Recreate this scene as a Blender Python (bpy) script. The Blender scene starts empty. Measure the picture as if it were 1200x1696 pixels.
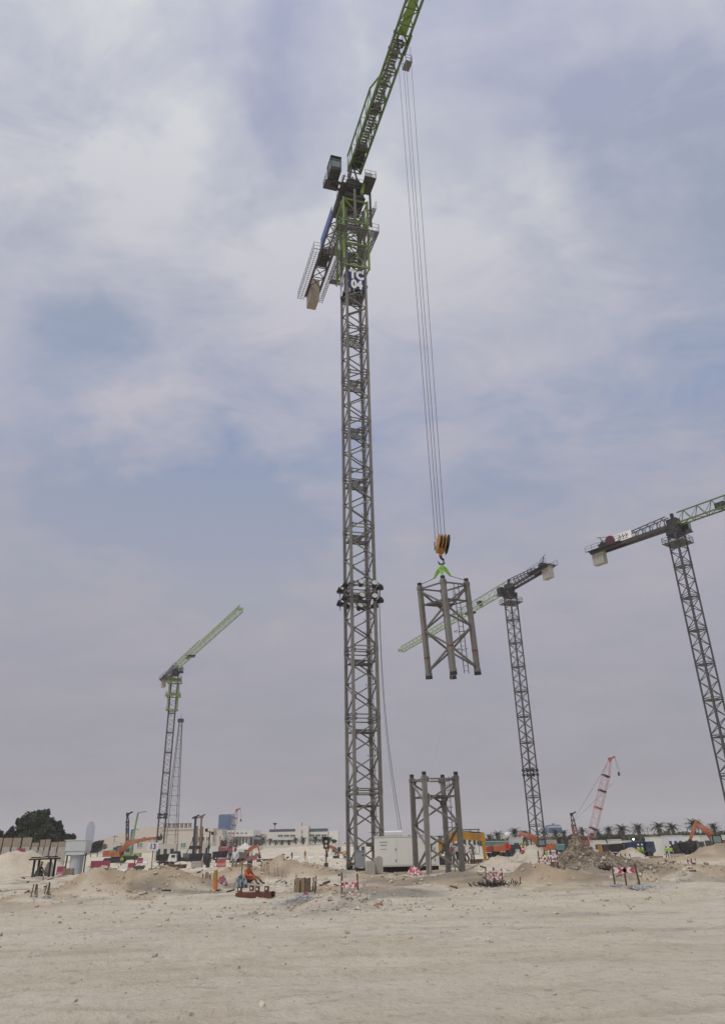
import bpy, math, random
import numpy as np
from mathutils import Vector, Matrix, Euler
random.seed(7); RNG = np.random.RandomState(11)
S = bpy.context.scene
COL = S.collection
R = math.radians
# ------------------------------------------------------------------ camera
FPX, PITCH, ROLL, CH = 1216.0, R(25.9), R(-1.37), 1.65
r0 = np.array([1, 0, 0.]); u0 = np.array([0, -math.sin(PITCH), math.cos(PITCH)]); FW = np.array([0, math.cos(PITCH), math.sin(PITCH)])
RT = math.cos(ROLL) * r0 + math.sin(ROLL) * u0
UP = -math.sin(ROLL) * r0 + math.cos(ROLL) * u0
cd = bpy.data.cameras.new('camera'); cam = bpy.data.objects.new('camera', cd); COL.objects.link(cam)
M = Matrix((tuple(RT), tuple(UP), tuple(-FW))).transposed().to_4x4(); M.translation = (0, 0, CH)
cam.matrix_world = M
cd.sensor_fit = 'VERTICAL'; cd.sensor_height = 24; cd.lens = FPX / 1696 * 24
cd.shift_y = -40 / 1696; cd.clip_start = .1; cd.clip_end = 9000
S.camera = cam
# ------------------------------------------------------------------ light
SUN_EL, SUN_AZ = R(58), R(215)      # azimuth clockwise from +Y
W = bpy.data.worlds.new('World'); S.world = W; W.use_nodes = True
nt = W.node_tree; nt.nodes.clear()
def N(t, k, **kw):
    n = t.nodes.new(k)
    for a, b in kw.items(): setattr(n, a, b)
    return n
sunl = bpy.data.lights.new('sun', 'SUN'); sunl.energy = 1.5; sunl.angle = R(14); sunl.color = (1, .95, .88)
so = bpy.data.objects.new('sun', sunl); COL.objects.link(so)
sd = Vector((math.sin(SUN_AZ) * math.cos(SUN_EL), math.cos(SUN_AZ) * math.cos(SUN_EL), math.sin(SUN_EL)))
so.rotation_euler = sd.to_track_quat('Z', 'Y').to_euler(); so.location = (0, -20, 60)
def build_sky():
    L = nt.links.new
    out = N(nt, 'ShaderNodeOutputWorld'); bg = N(nt, 'ShaderNodeBackground'); bg.inputs[1].default_value = .1
    sky = N(nt, 'ShaderNodeTexSky', sky_type='NISHITA'); sky.sun_disc = False
    sky.sun_elevation = SUN_EL; sky.sun_rotation = SUN_AZ; sky.dust_density = 4; sky.air_density = 1.2
    tc = N(nt, 'ShaderNodeTexCoord'); sep = N(nt, 'ShaderNodeSeparateXYZ'); L(tc.outputs['Generated'], sep.inputs[0])
    def math_(op, a, b=None, c=None, clamp=False):
        m = N(nt, 'ShaderNodeMath', operation=op); m.use_clamp = clamp
        for i, v in enumerate((a, b, c)):
            if v is None: continue
            if isinstance(v, (int, float)): m.inputs[i].default_value = v
            else: L(v, m.inputs[i])
        return m.outputs[0]
    # project the direction on a cloud deck so clouds shrink to the horizon
    zc = math_('ADD', math_('MAXIMUM', sep.outputs[2], 0), .22)
    cx = math_('DIVIDE', sep.outputs[0], zc); cy = math_('DIVIDE', sep.outputs[1], zc)
    cmb = N(nt, 'ShaderNodeCombineXYZ'); L(cx, cmb.inputs[0]); L(cy, cmb.inputs[1])
    def noise(scale, det, rough, off, dist=0., scl=(1, 1, 1), rz=0.):
        mp = N(nt, 'ShaderNodeMapping'); mp.inputs['Location'].default_value = off; mp.inputs['Scale'].default_value = scl; mp.inputs['Rotation'].default_value = (0, 0, rz); L(cmb.outputs[0], mp.inputs[0])
        n = N(nt, 'ShaderNodeTexNoise'); n.inputs['Scale'].default_value = scale; n.inputs['Detail'].default_value = det
        n.inputs['Roughness'].default_value = rough; n.inputs['Distortion'].default_value = dist; L(mp.outputs[0], n.inputs[0]); return n.outputs[0]
    n1 = noise(1.5, 9, .58, (3.1, 1.7, 0), .35); n2 = noise(4.2, 9, .62, (7.1, 2.2, 3), .5, (1, 1.45, 1), .5)
    d = math_('ADD', math_('MULTIPLY', n1, .55), math_('MULTIPLY', n2, .45))
    wn = N(nt, 'ShaderNodeTexNoise'); wn.inputs['Scale'].default_value = 1.7; wn.inputs['Detail'].default_value = 5; wn.inputs['Roughness'].default_value = .58; L(cmb.outputs[0], wn.inputs[0])
    w1 = N(nt, 'ShaderNodeVectorMath', operation='SUBTRACT'); L(wn.outputs[1], w1.inputs[0]); w1.inputs[1].default_value = (.5, .5, .5)
    w2 = N(nt, 'ShaderNodeVectorMath', operation='MULTIPLY_ADD'); L(w1.outputs[0], w2.inputs[0]); w2.inputs[1].default_value = (.55, .45, .45); L(tc.outputs['Generated'], w2.inputs[2])
    wd = N(nt, 'ShaderNodeVectorMath', operation='NORMALIZE'); L(w2.outputs[0], wd.inputs[0])
    # broad banks and gaps of the deck, each a soft patch round a direction
    acc = math_('MULTIPLY', math_('SUBTRACT', d, .49), 3.8)
    for px, py, rad, amp in SKY_PATCHES:
        v = RT * (px - 600) / FPX + UP * (808 - py) / FPX + FW; v = v / np.linalg.norm(v)
        dp = N(nt, 'ShaderNodeVectorMath', operation='DOT_PRODUCT'); L(wd.outputs[0], dp.inputs[0]); dp.inputs[1].default_value = tuple(v)
        mr = N(nt, 'ShaderNodeMapRange', interpolation_type='SMOOTHERSTEP'); L(dp.outputs['Value'], mr.inputs[0])
        mr.inputs[1].default_value = math.cos(rad / 1350); mr.inputs[2].default_value = 1.0; mr.inputs[3].default_value = 0; mr.inputs[4].default_value = amp
        jit = math_('MULTIPLY', mr.outputs[0], math_('ADD', math_('MULTIPLY', n2, 1.6), .2))
        acc = math_('ADD', acc, jit)
    fac = math_('ADD', acc, .5, clamp=True)
    def ramp(stops, inp):
        cr = N(nt, 'ShaderNodeValToRGB'); e = cr.color_ramp.elements
        while len(e) > 1: e.remove(e[-1])
        e[0].position, e[0].color = stops[0][0], (*stops[0][1], 1)
        for p_, c_ in stops[1:]:
            k = e.new(p_); k.color = (*c_, 1)
        L(inp, cr.inputs[0]); return cr.outputs[0]
    el = math_('ARCSINE', sep.outputs[2])
    elf = math_('DIVIDE', el, math.pi / 2, clamp=True)
    gap = ramp(SKY_GAP, elf); cloud = ramp(SKY_CLOUD, elf)
    mx = N(nt, 'ShaderNodeMix', data_type='RGBA'); L(fac, mx.inputs[0]); L(gap, mx.inputs[6]); L(cloud, mx.inputs[7])
    sc = N(nt, 'ShaderNodeVectorMath', operation='SCALE'); L(mx.outputs[2], sc.inputs[0]); sc.inputs[3].default_value = 10.
    m2 = N(nt, 'ShaderNodeMix', data_type='RGBA'); m2.inputs[0].default_value = .93; L(sky.outputs[0], m2.inputs[6]); L(sc.outputs[0], m2.inputs[7])
    L(m2.outputs[2], bg.inputs[0]); L(bg.outputs[0], out.inputs[0])
def lin(r, g, b):
    f = lambda c: ((c / 255 + .055) / 1.055) ** 2.4 if c > 10 else c / 255 / 12.92
    return (f(r), f(g), f(b))
SKY_PATCHES = [(70, 100, 240, .55), (130, 290, 200, .18), (330, 290, 230, .28), (540, 270, 150, .25), (480, 175, 170, -.62), (830, 170, 300, -.28),
    (950, 280, 120, .32), (860, 320, 150, .2), (1120, 420, 160, -.25), (100, 560, 160, -.3), (560, 430, 300, .2), (240, 640, 140, .2), (330, 850, 240, -.75),
    (700, 420, 200, .18), (800, 760, 220, .1), (80, 880, 180, -.35), (280, 980, 100, .22), (1000, 600, 260, .08), (820, 860, 160, -.2), (560, 100, 120, .12), (1100, 180, 180, -.25), (300, 60, 150, -.1), (90,480,120,-.2)]
SKY_GAP = [(0, lin(136, 133, 142)), (.06, lin(140, 139, 149)), (.2, lin(151, 153, 166)), (.33, lin(134, 147, 174)), (.45, lin(146, 154, 172)), (.62, lin(157, 161, 185)), (1, lin(178, 186, 212))]
SKY_CLOUD = [(0, lin(142, 139, 147)), (.1, lin(153, 149, 158)), (.25, lin(168, 164, 173)), (.42, lin(184, 182, 192)), (.55, lin(199, 200, 204)), (.66, lin(205, 207, 208)), (1, lin(210, 212, 214))]
build_sky()
vs = S.view_settings; vs.view_transform = 'Standard'; vs.look = 'None'; vs.exposure = .22; vs.gamma = 1; vs.use_curve_mapping = False
S.cycles.use_denoising = True; S.cycles.volume_bounces = 1; S.cycles.max_bounces = 6; S.cycles.transparent_max_bounces = 16

# ------------------------------------------------------------------ pixel <-> world helpers (numbers of the site survey)
O_ = np.array([0, 0, CH])
def ray(x, y): return RT * (x - 600) / FPX + UP * (808 - y) / FPX + FW
def atY(x, y, Y): d_ = ray(x, y); return Vector(O_ + d_ * Y / d_[1])
def atZ(x, y, z): d_ = ray(x, y); return Vector(O_ + d_ * (z - CH) / d_[2])
def gx(px, Y, z=0):
    t = (px - 600) / FPX; v0 = np.array([0, Y, z - CH]); a = RT[0] - t * FW[0]; b = v0 @ RT - t * (v0 @ FW); return -b / a

# ------------------------------------------------------------------ terrain
def hash2(ix, iy, s):
    n = (ix * 374761393 + iy * 668265263 + s * 974634777) & 0xffffffff
    n = ((n ^ (n >> 13)) * 1274126177) & 0xffffffff
    return ((n ^ (n >> 16)) & 0xffff) / 65535.
def vnoise(x, y, s=0):
    x = np.asarray(x, float); y = np.asarray(y, float)
    ix = np.floor(x).astype(np.int64); iy = np.floor(y).astype(np.int64); fx = x - ix; fy = y - iy
    fx = fx * fx * (3 - 2 * fx); fy = fy * fy * (3 - 2 * fy)
    a = hash2(ix, iy, s); b = hash2(ix + 1, iy, s); c = hash2(ix, iy + 1, s); d_ = hash2(ix + 1, iy + 1, s)
    return (a * (1 - fx) + b * fx) * (1 - fy) + (c * (1 - fx) + d_ * fx) * fy - .5
def fbm(x, y, o=4, s=0, g=.5):
    r_ = 0; a = 1
    for k in range(o): r_ = r_ + a * vnoise(x * 2 ** k, y * 2 ** k, s + k); a *= g
    return r_
def sstep(x, a, b):
    t = np.clip((np.asarray(x, float) - a) / (b - a), 0, 1); return t * t * (3 - 2 * t)
# mound: pixel column, distance, height, half width (m), half depth (m), rough, tone (0 sand, 1 grey, 2 ochre)
MOUNDS = [(172, 38, .68, 1.3, 1.6, .25, 0), (215, 36.5, .45, 1.8, 1.6, .25, 2), (275, 37, .52, 1.5, 1.5, .22, 2), (135, 37, .3, 1.5, 1.6, .2, 0), (330, 38, .25, 1.3, 1.3, .2, 2),
    (352, 46, .38, 2.2, 2, .25, 2), (440, 48, .5, 2.0, 3, .3, 2), (500, 48, .5, 2.2, 3, .3, 2), (545, 45, .28, 1.6, 2.5, .2, 0),
    (820, 50, .48, 1.5, 3, .2, 0), (862, 50, .36, 1.9, 3, .2, 0), (790, 41, .25, 2.4, 1.6, .2, 2), (880, 37, .45, 1.0, 1.2, .2, 2), (905, 37, .35, 1.2, 1.2, .2, 2),
    (975, 39.8, .34, 1.3, 1.5, .45, 1), (1015, 39.5, .26, 1.2, 1.3, .45, 1), (962, 43, .80, 1.15, 1.9, .5, 1), (1003, 42.5, .68, 1.05, 1.7, .45, 1), (935, 42, .56, 1.0, 1.6, .5, 1), (1035, 40, .42, 1.2, 1.5, .35, 1), (985, 38, .38, 1.3, 1.3, .4, 1), (955, 35.5, .3, 1.8, 1.1, .3, 2),
    (1120, 58, .42, 4.2, 2.2, .2, 2), (1105, 40, .28, 1.7, 1.4, .25, 0), (1160, 38, .35, 2.2, 1.8, .25, 0), (1190, 62, 1.0, 2.2, 2.5, .2, 2),
    (548, 24.3, .30, .8, 1.1, .4, 0), (590, 24.6, .22, .7, .9, .4, 0), (500, 26.5, .15, .5, .6, .4, 1), (640, 30, .12, 1.3, 1.0, .3, 1),
    (1041, 88, 1.3, 1.7, 3, .1, 0), (890, 96, 1.25, 2.6, 4, .15, 0), (868, 98, .8, 2, 4, .15, 0), (60, 98, 1.2, 4.6, 5, .12, 0), (20, 98, 1.1, 4.6, 5, .12, 0), (-20, 96, 1.0, 5, 5, .12, 0),
    (440, 262, 1.3, 18, 14, .1, 0), (520, 262, 1.3, 20, 14, .1, 0), (590, 262, 1.2, 16, 14, .1, 0), (1010, 47, .2, 2, 2, .2, 0), (1110, 49.5, -.30, 3.2, .9, .4, 1), (1060, 50, -.2, 1.2, .8, .4, 1), (830, 38.3, .07, 1.6, 1.0, .5, 1), (900, 38.5, -.1, .8, .7, .4, 1), (1130, 43, .12, 1.8, 1.2, .5, 1), (700, 40, .06, 2.5, 1.2, .5, 1), (250, 35.3, -.06, .7, .5, .4, 1), (330, 34.5, .05, 1.2, .6, .4, 1), (1064, 52, .3, 1.6, 1.5, .2, 0)]
MW = [(gx(p_, D_, 0), D_, h_, a_, b_, q_, t_) for p_, D_, h_, a_, b_, q_, t_ in MOUNDS]
def z0(D): return -1.0 * sstep(D, 60, 108) + 1.0 * sstep(D, 270, 430)
RUTS = [(9.5, .12, .8, 5, 0, .9), (12.5, -.10, 1.0, 7, 1, .8), (16, .22, 1.2, 9, 2, .9), (19.5, -.05, 1.0, 8, .5, .8), (23, .30, 1.4, 10, 1.5, .8), (8, -.3, .6, 6, 3, .7), (27, .08, 1.0, 9, 4, .9), (13.5, .45, 1.0, 8, 2.2, .7), (21, -.35, 1.2, 9, 3.3, .7), (30, -.12, .8, 9, .3, .8)]
def ruts(x, y):
    r_ = 0
    for a, b_, c, d_, e, s_ in RUTS:
        f = a + b_ * x + c * np.sin(x / d_ + e) + .25 * fbm(x * .4, y * 0 + a, 2, 90); k = np.sqrt(1 + b_ * b_)
        m_ = np.clip(fbm(x * .25, y * .1 + a, 2, 91) * 3 + .55, 0, 1) * s_
        for o in (-.9, .9):
            q = (y - f) / k - o; r_ = r_ + m_ * (np.exp(-(q / .17) ** 2) * (.75 + .25 * np.sin(x * 20 + q * 8)) - .5 * np.exp(-((np.abs(q) - .36) / .14) ** 2))
    return r_
def terr(x, y, fine=True):
    x = np.asarray(x, float); y = np.asarray(y, float); D = np.hypot(x, y)
    z = np.array(z0(D))
    for i, (mx, my, h_, a_, b_, q_, t_) in enumerate(MW):
        d2 = ((x - mx) / a_) ** 2 + ((y - my) / b_) ** 2
        w = np.exp(-np.minimum(d2, 40) ** 1.15 * .9)
        if z.ndim == 0:
            if w > 1e-3: z = z + h_ * w * (1 + q_ * 2.8 * fbm(x * 1.3, y * 1.3, 3, 40 + i))
        else:
            k = w > 1e-3; z[k] += h_ * w[k] * (1 + q_ * 2.8 * fbm(x[k] * 1.3, y[k] * 1.3, 3, 40 + i))
    if fine:
        amp = .03 + .17 * sstep(D, 22, 34) * (1 - sstep(D, 70, 300)) + .22 * sstep(D, 60, 200) * (1 - sstep(D, 330, 500))
        z = z + amp * fbm(x * .5, y * .38, 4, 3) * 1.3 + .02 * fbm(x * 2.3, y * 1.8, 3, 9)
        rg = (1 - sstep(D, 30, 50))
        if z.ndim or D < 40: z = z - .075 * ruts(x, y)
        z = z + rg * .05 * fbm(x * .12 + 3, y * .9 + x * .1, 3, 21) + rg * .02 * np.abs(fbm(x * .4, y * 2.6 + x * .35, 2, 27))
    return z
def tz(x, y): return float(terr(x, y))
def pl(px, D):
    """ground point in pixel column px at world distance D"""
    z = 0.
    for _ in range(3):
        x = gx(px, D, z); z = tz(x, D)
    return Vector((x, D, z))
def G(px, py):
    """first ground hit of the sight line"""
    d_ = ray(px, py); d_ = d_ / d_[1]; Y = 6.
    while Y < 400:
        P = O_ + d_ * Y
        if P[2] <= tz(P[0], Y): return Vector((P[0], Y, tz(P[0], Y)))
        Y *= 1.004
    return pl(px, 300)

# ------------------------------------------------------------------ materials
MATS = {}
def mat(name, col, rough=.6, metal=0., var=.12, scale=3., bump=0., dirt=None, dirtamt=.0, emis=None, bscale=None, coord='Object', each=0.):
    if name in MATS: return MATS[name]
    m = bpy.data.materials.new(name); m.use_nodes = True; t = m.node_tree; b = t.nodes['Principled BSDF']; L = t.links.new
    b.inputs['Roughness'].default_value = rough; b.inputs['Metallic'].default_value = metal
    tc = N(t, 'ShaderNodeTexCoord'); n = N(t, 'ShaderNodeTexNoise'); n.inputs['Scale'].default_value = scale; n.inputs['Detail'].default_value = 5; n.inputs['Roughness'].default_value = .6
    L(tc.outputs[coord], n.inputs[0])
    cr = N(t, 'ShaderNodeValToRGB'); e = cr.color_ramp.elements
    e[0].position = .3; e[0].color = (*[c * (1 - var) for c in col], 1); e[1].position = .7; e[1].color = (*[min(1, c * (1 + var)) for c in col], 1)
    L(n.outputs[0], cr.inputs[0]); c_out = cr.outputs[0]
    if dirt:
        n2 = N(t, 'ShaderNodeTexNoise'); n2.inputs['Scale'].default_value = scale * .45; n2.inputs['Detail'].default_value = 8; n2.inputs['Roughness'].default_value = .7
        L(tc.outputs[coord], n2.inputs[0])
        mr = N(t, 'ShaderNodeMapRange'); mr.inputs[1].default_value = .48; mr.inputs[2].default_value = .68; mr.inputs[4].default_value = dirtamt; L(n2.outputs[0], mr.inputs[0])
        mx = N(t, 'ShaderNodeMix', data_type='RGBA'); L(mr.outputs[0], mx.inputs[0]); L(c_out, mx.inputs[6]); mx.inputs[7].default_value = (*dirt, 1); c_out = mx.outputs[2]
    if each:
        oi = N(t, 'ShaderNodeObjectInfo'); er = N(t, 'ShaderNodeMapRange'); er.inputs[3].default_value = 1 - each; er.inputs[4].default_value = 1 + each; L(oi.outputs['Random'], er.inputs[0])
        vm = N(t, 'ShaderNodeVectorMath', operation='SCALE'); L(c_out, vm.inputs[0]); L(er.outputs[0], vm.inputs[3]); c_out = vm.outputs[0]
    L(c_out, b.inputs['Base Color'])
    if bump:
        bp = N(t, 'ShaderNodeBump'); bp.inputs['Strength'].default_value = bump; bp.inputs['Distance'].default_value = .05
        nb = N(t, 'ShaderNodeTexNoise'); nb.inputs['Scale'].default_value = bscale or scale * 4; nb.inputs['Detail'].default_value = 6; L(tc.outputs[coord], nb.inputs[0])
        L(nb.outputs[0], bp.inputs['Height']); L(bp.outputs[0], b.inputs['Normal'])
    if emis:
        b.inputs['Emission Color'].default_value = (*emis[0], 1); b.inputs['Emission Strength'].default_value = emis[1]
    MATS[name] = m; return m
DUST = (.42, .36, .28)
m_steel = mat('mast_paint', (.175, .169, .155), .55, .0, .2, 1.2, 0, (.09, .065, .05), .6, each=.2)
m_steel2 = mat('mast_paint_far', (.075, .075, .075), .6, 0, .1, 1)
m_dark = mat('dark_steel', (.022, .022, .023), .55, 0, .2, 2, 0, (.09, .07, .055), .4)
m_brownst = mat('brown_steel', (.048, .042, .038), .6, 0, .2, 2, 0, (.05, .04, .035), .5)
m_green = mat('crane_green', (.17, .27, .045), .45, 0, .12, 1.5, 0, (.08, .10, .04), .5)
m_dgreen = mat('crane_green_dusty', (.10, .155, .035), .5, 0, .15, 1.5, 0, (.06, .07, .04), .5)
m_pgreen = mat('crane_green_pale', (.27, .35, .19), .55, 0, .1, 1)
m_white = mat('white_paint', (.70, .70, .66), .5, 0, .04, 1, 0, DUST, .25)
m_offwh = mat('offwhite_panel', (.68, .69, .64), .5, 0, .04, .8, 0, DUST, .3)
m_galv = mat('galvanised', (.13, .128, .12), .6, .1, .1, 3)
m_grey = mat('grey_paint', (.26, .28, .31), .5, 0, .08, 2, 0, DUST, .2)
m_conc = mat('concrete', (.38, .36, .32), .9, 0, .15, 3, .3, (.2, .18, .16), .4)
m_conc2 = mat('counterweight_concrete', (.30, .26, .21), .9, 0, .12, 2, .2)
m_blue = mat('banner_blue', (.012, .025, .12), .55, 0, .1, 1)
m_blue2 = mat('banner_blue_light', (.03, .10, .33), .5, 0, .1, 1)
m_letter = mat('lettering_white', (.78, .78, .78), .6, 0, .03, 1)
m_glass = mat('cab_glass', (.16, .22, .22), .12, 0, .05, 1)
m_black = mat('black_rubber', (.02, .02, .02), .7, 0, .2, 3, 0, DUST, .12)
m_hook = mat('hook_orange', (.42, .19, .025), .5, 0, .15, 3, 0, (.15, .06, .02), .5)
m_sling = mat('sling_green', (.22, .42, .08), .8, 0, .15, 6)
m_rope = mat('wire_rope', (.10, .10, .11), .6, .3, .1, 5)
m_redmark = mat('red_mark', (.22, .035, .035), .6)
m_orange = mat('excavator_orange', (.37, .10, .04), .6, 0, .2, 1.5, 0, DUST, .6)
m_yellow = mat('excavator_ochre', (.42, .21, .03), .5, 0, .15, 1.5, 0, (.12, .07, .03), .5)
m_red = mat('red_paint', (.32, .07, .07), .5, 0, .1, 2, 0, DUST, .3)
m_pink = mat('boom_pink', (.48, .31, .32), .6, 0, .1, 2)
m_magenta = mat('barrier_magenta', (.27, .04, .09), .55, 0, .1, 2, 0, DUST, .2)
m_barw = mat('barrier_white', (.66, .64, .60), .6, 0, .06, 2, 0, DUST, .35)
m_teal = mat('container_teal', (.10, .20, .19), .6, 0, .1, 1, 0, DUST, .3)
m_navy = mat('truck_navy', (.02, .04, .10), .5, 0, .1, 1, 0, DUST, .2)
m_build = mat('building_cream', (.55, .52, .46), .85, 0, .05, .15)
m_build2 = mat('warehouse_cream', (.56, .51, .43), .85, 0, .05, .1)
m_pale = mat('pale_render', (.60, .58, .53), .85, 0, .05, .1)
m_win = mat('window_glass', (.05, .06, .075), .2, 0, .2, .5)
m_roofd = mat('roof_plant_dark', (.06, .07, .10), .6, 0, .1, .3)
m_bglass = mat('curtain_wall_blue', (.035, .12, .32), .25, 0, .15, .08)
m_wood = mat('plywood', (.26, .20, .13), .8, 0, .2, 4, .2)
m_tan = mat('tan_hoarding', (.27, .22, .17), .8, 0, .12, .5)
m_skin = mat('skin', (.20, .11, .07), .6, 0, .05, 5)
m_vest = mat('vest_lime', (.34, .48, .08), .6, 0, .05, 5)
m_shirt_or = mat('coverall_orange', (.50, .11, .04), .8, 0, .1, 8)
m_shirt_wh = mat('shirt_white', (.55, .57, .62), .8, 0, .06, 8)
m_trous = mat('trousers_dark', (.05, .05, .06), .8, 0, .1, 8)
m_trous2 = mat('trousers_khaki', (.20, .18, .14), .8, 0, .1, 8)
m_helm = mat('helmet_white', (.7, .7, .68), .4)
m_helmy = mat('helmet_yellow', (.62, .45, .04), .4)
m_leaf = mat('foliage_dark', (.03, .042, .02), .7, 0, .6, .5, each=.2)
m_leaf2 = mat('foliage_bush', (.05, .07, .03), .7, 0, .4, .6)
m_palm = mat('palm_frond', (.055, .075, .04), .6, 0, .35, 1, each=.3)
m_palmd = mat('palm_dry', (.16, .12, .07), .8, 0, .3, 1)
m_trunk = mat('palm_trunk', (.12, .09, .065), .9, 0, .2, 2)
m_rust = mat('rust_red_steel', (.13, .045, .03), .7, 0, .25, 4, 0, (.06, .03, .02), .5)
m_rebar = mat('rebar', (.10, .065, .045), .8, 0, .2, 5)
m_tent = mat('white_fabric', (.55, .53, .49), .7, 0, .03, 1)
m_rock = mat('rubble_stone', (.44, .39, .32), .95, 0, .35, 1.5, .3)
m_netred = mat('net_red', (.46, .07, .11), .7, 0, .15, 6)
m_netw = mat('net_white', (.72, .66, .64), .7, 0, .06, 6)
m_tarp = mat('tarp_grey', (.28, .31, .34), .8, 0, .25, 4, .4)
m_lens = mat('lamp_lens', (.45, .45, .42), .2, 0, .05, 3)
m_sign = mat('sign_board', (.66, .66, .70), .5, 0, .03, 3)
m_purple = mat('sign_ink', (.05, .03, .12), .6)
m_cone = mat('cone_orange', (.60, .20, .04), .6, 0, .1, 4, 0, DUST, .3)
m_redb = mat('red_bright', (.55, .03, .02), .5)

def ground_material():
    m = bpy.data.materials.new('sand_ground'); m.use_nodes = True; t = m.node_tree; b = t.nodes['Principled BSDF']; L = t.links.new
    b.inputs['Roughness'].default_value = .95; b.inputs['Specular IOR Level'].default_value = .15
    ge = N(t, 'ShaderNodeNewGeometry')
    def noise(s, det, rg, scl=(1, 1, 1), loc=(0, 0, 0)):
        mp = N(t, 'ShaderNodeMapping'); mp.inputs['Scale'].default_value = scl; mp.inputs['Location'].default_value = loc; L(ge.outputs['Position'], mp.inputs[0])
        n = N(t, 'ShaderNodeTexNoise'); n.inputs['Scale'].default_value = s; n.inputs['Detail'].default_value = det; n.inputs['Roughness'].default_value = rg; L(mp.outputs[0], n.inputs[0]); return n.outputs[0]
    def mr(i, a, b_, c=0., d_=1.):
        k = N(t, 'ShaderNodeMapRange'); k.inputs[1].default_value = a; k.inputs[2].default_value = b_; k.inputs[3].default_value = c; k.inputs[4].default_value = d_; L(i, k.inputs[0]); return k.outputs[0]
    def mix(f, a, b_):
        k = N(t, 'ShaderNodeMix', data_type='RGBA'); L(f, k.inputs[0]) if not isinstance(f, float) else setattr(k.inputs[0], 'default_value', f)
        for i, v in ((6, a), (7, b_)):
            if isinstance(v, tuple): k.inputs[i].default_value = (*v, 1)
            else: L(v, k.inputs[i])
        return k.outputs[2]
    def mul(a, b_):
        k = N(t, 'ShaderNodeMath', operation='MULTIPLY'); L(a, k.inputs[0]); L(b_, k.inputs[1]) if not isinstance(b_, float) else setattr(k.inputs[1], 'default_value', b_); return k.outputs[0]
    at = N(t, 'ShaderNodeVertexColor', layer_name='tone'); sp = N(t, 'ShaderNodeSeparateColor'); L(at.outputs[0], sp.inputs[0])
    base = mix(mr(noise(.35, 7, .6, (1, 1, 1)), .35, .65), (.56, .495, .385), (.67, .61, .50))
    base = mix(mr(noise(1, 7, .68, (.35, .8, 1), (4, 2, 0)), .5, .66, 0, .5), base, (.44, .375, .285))       # drag marks lying along the haul road
    base = mix(mr(noise(.7, 7, .64, (.25, .6, 1), (9, 7, 0)), .5, .64, 0, .7), base, (.66, .59, .485))
    base = mix(mul(sp.outputs[1], .85), base, (.40, .30, .19))     # ochre
    base = mix(mul(sp.outputs[0], mr(noise(1.1, 5, .6), .3, .7, .55, 1.)), base, (.235, .20, .155))   # dark moist spoil
    base = mix(mul(sp.outputs[2], mr(noise(1.6, 6, .7), .42, .58)), base, (.30, .29, .275))  # grey slurry
    base = mix(mr(noise(5, 6, .7), .54, .68, 0, .5), base, (.27, .225, .17))
    base = mix(mr(noise(26, 3, .6), .60, .72, 0, .35), base, (.22, .18, .14))
    tk = N(t, 'ShaderNodeVertexColor', layer_name='track'); base = mix(mul(tk.outputs[0], mr(noise(2.2, 5, .6), .3, .6, .35, .85)), base, (.37, .31, .235))
    L(base, b.inputs['Base Color'])
    bp = N(t, 'ShaderNodeBump'); bp.inputs['Strength'].default_value = 1.0; bp.inputs['Distance'].default_value = .14
    s1 = noise(3, 9, .68); s2 = noise(14, 5, .7)
    ad = N(t, 'ShaderNodeMath', operation='MULTIPLY_ADD'); L(s2, ad.inputs[0]); ad.inputs[1].default_value = .35; L(s1, ad.inputs[2])
    L(ad.outputs[0], bp.inputs['Height']); L(bp.outputs[0], b.inputs['Normal'])
    return m

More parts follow.
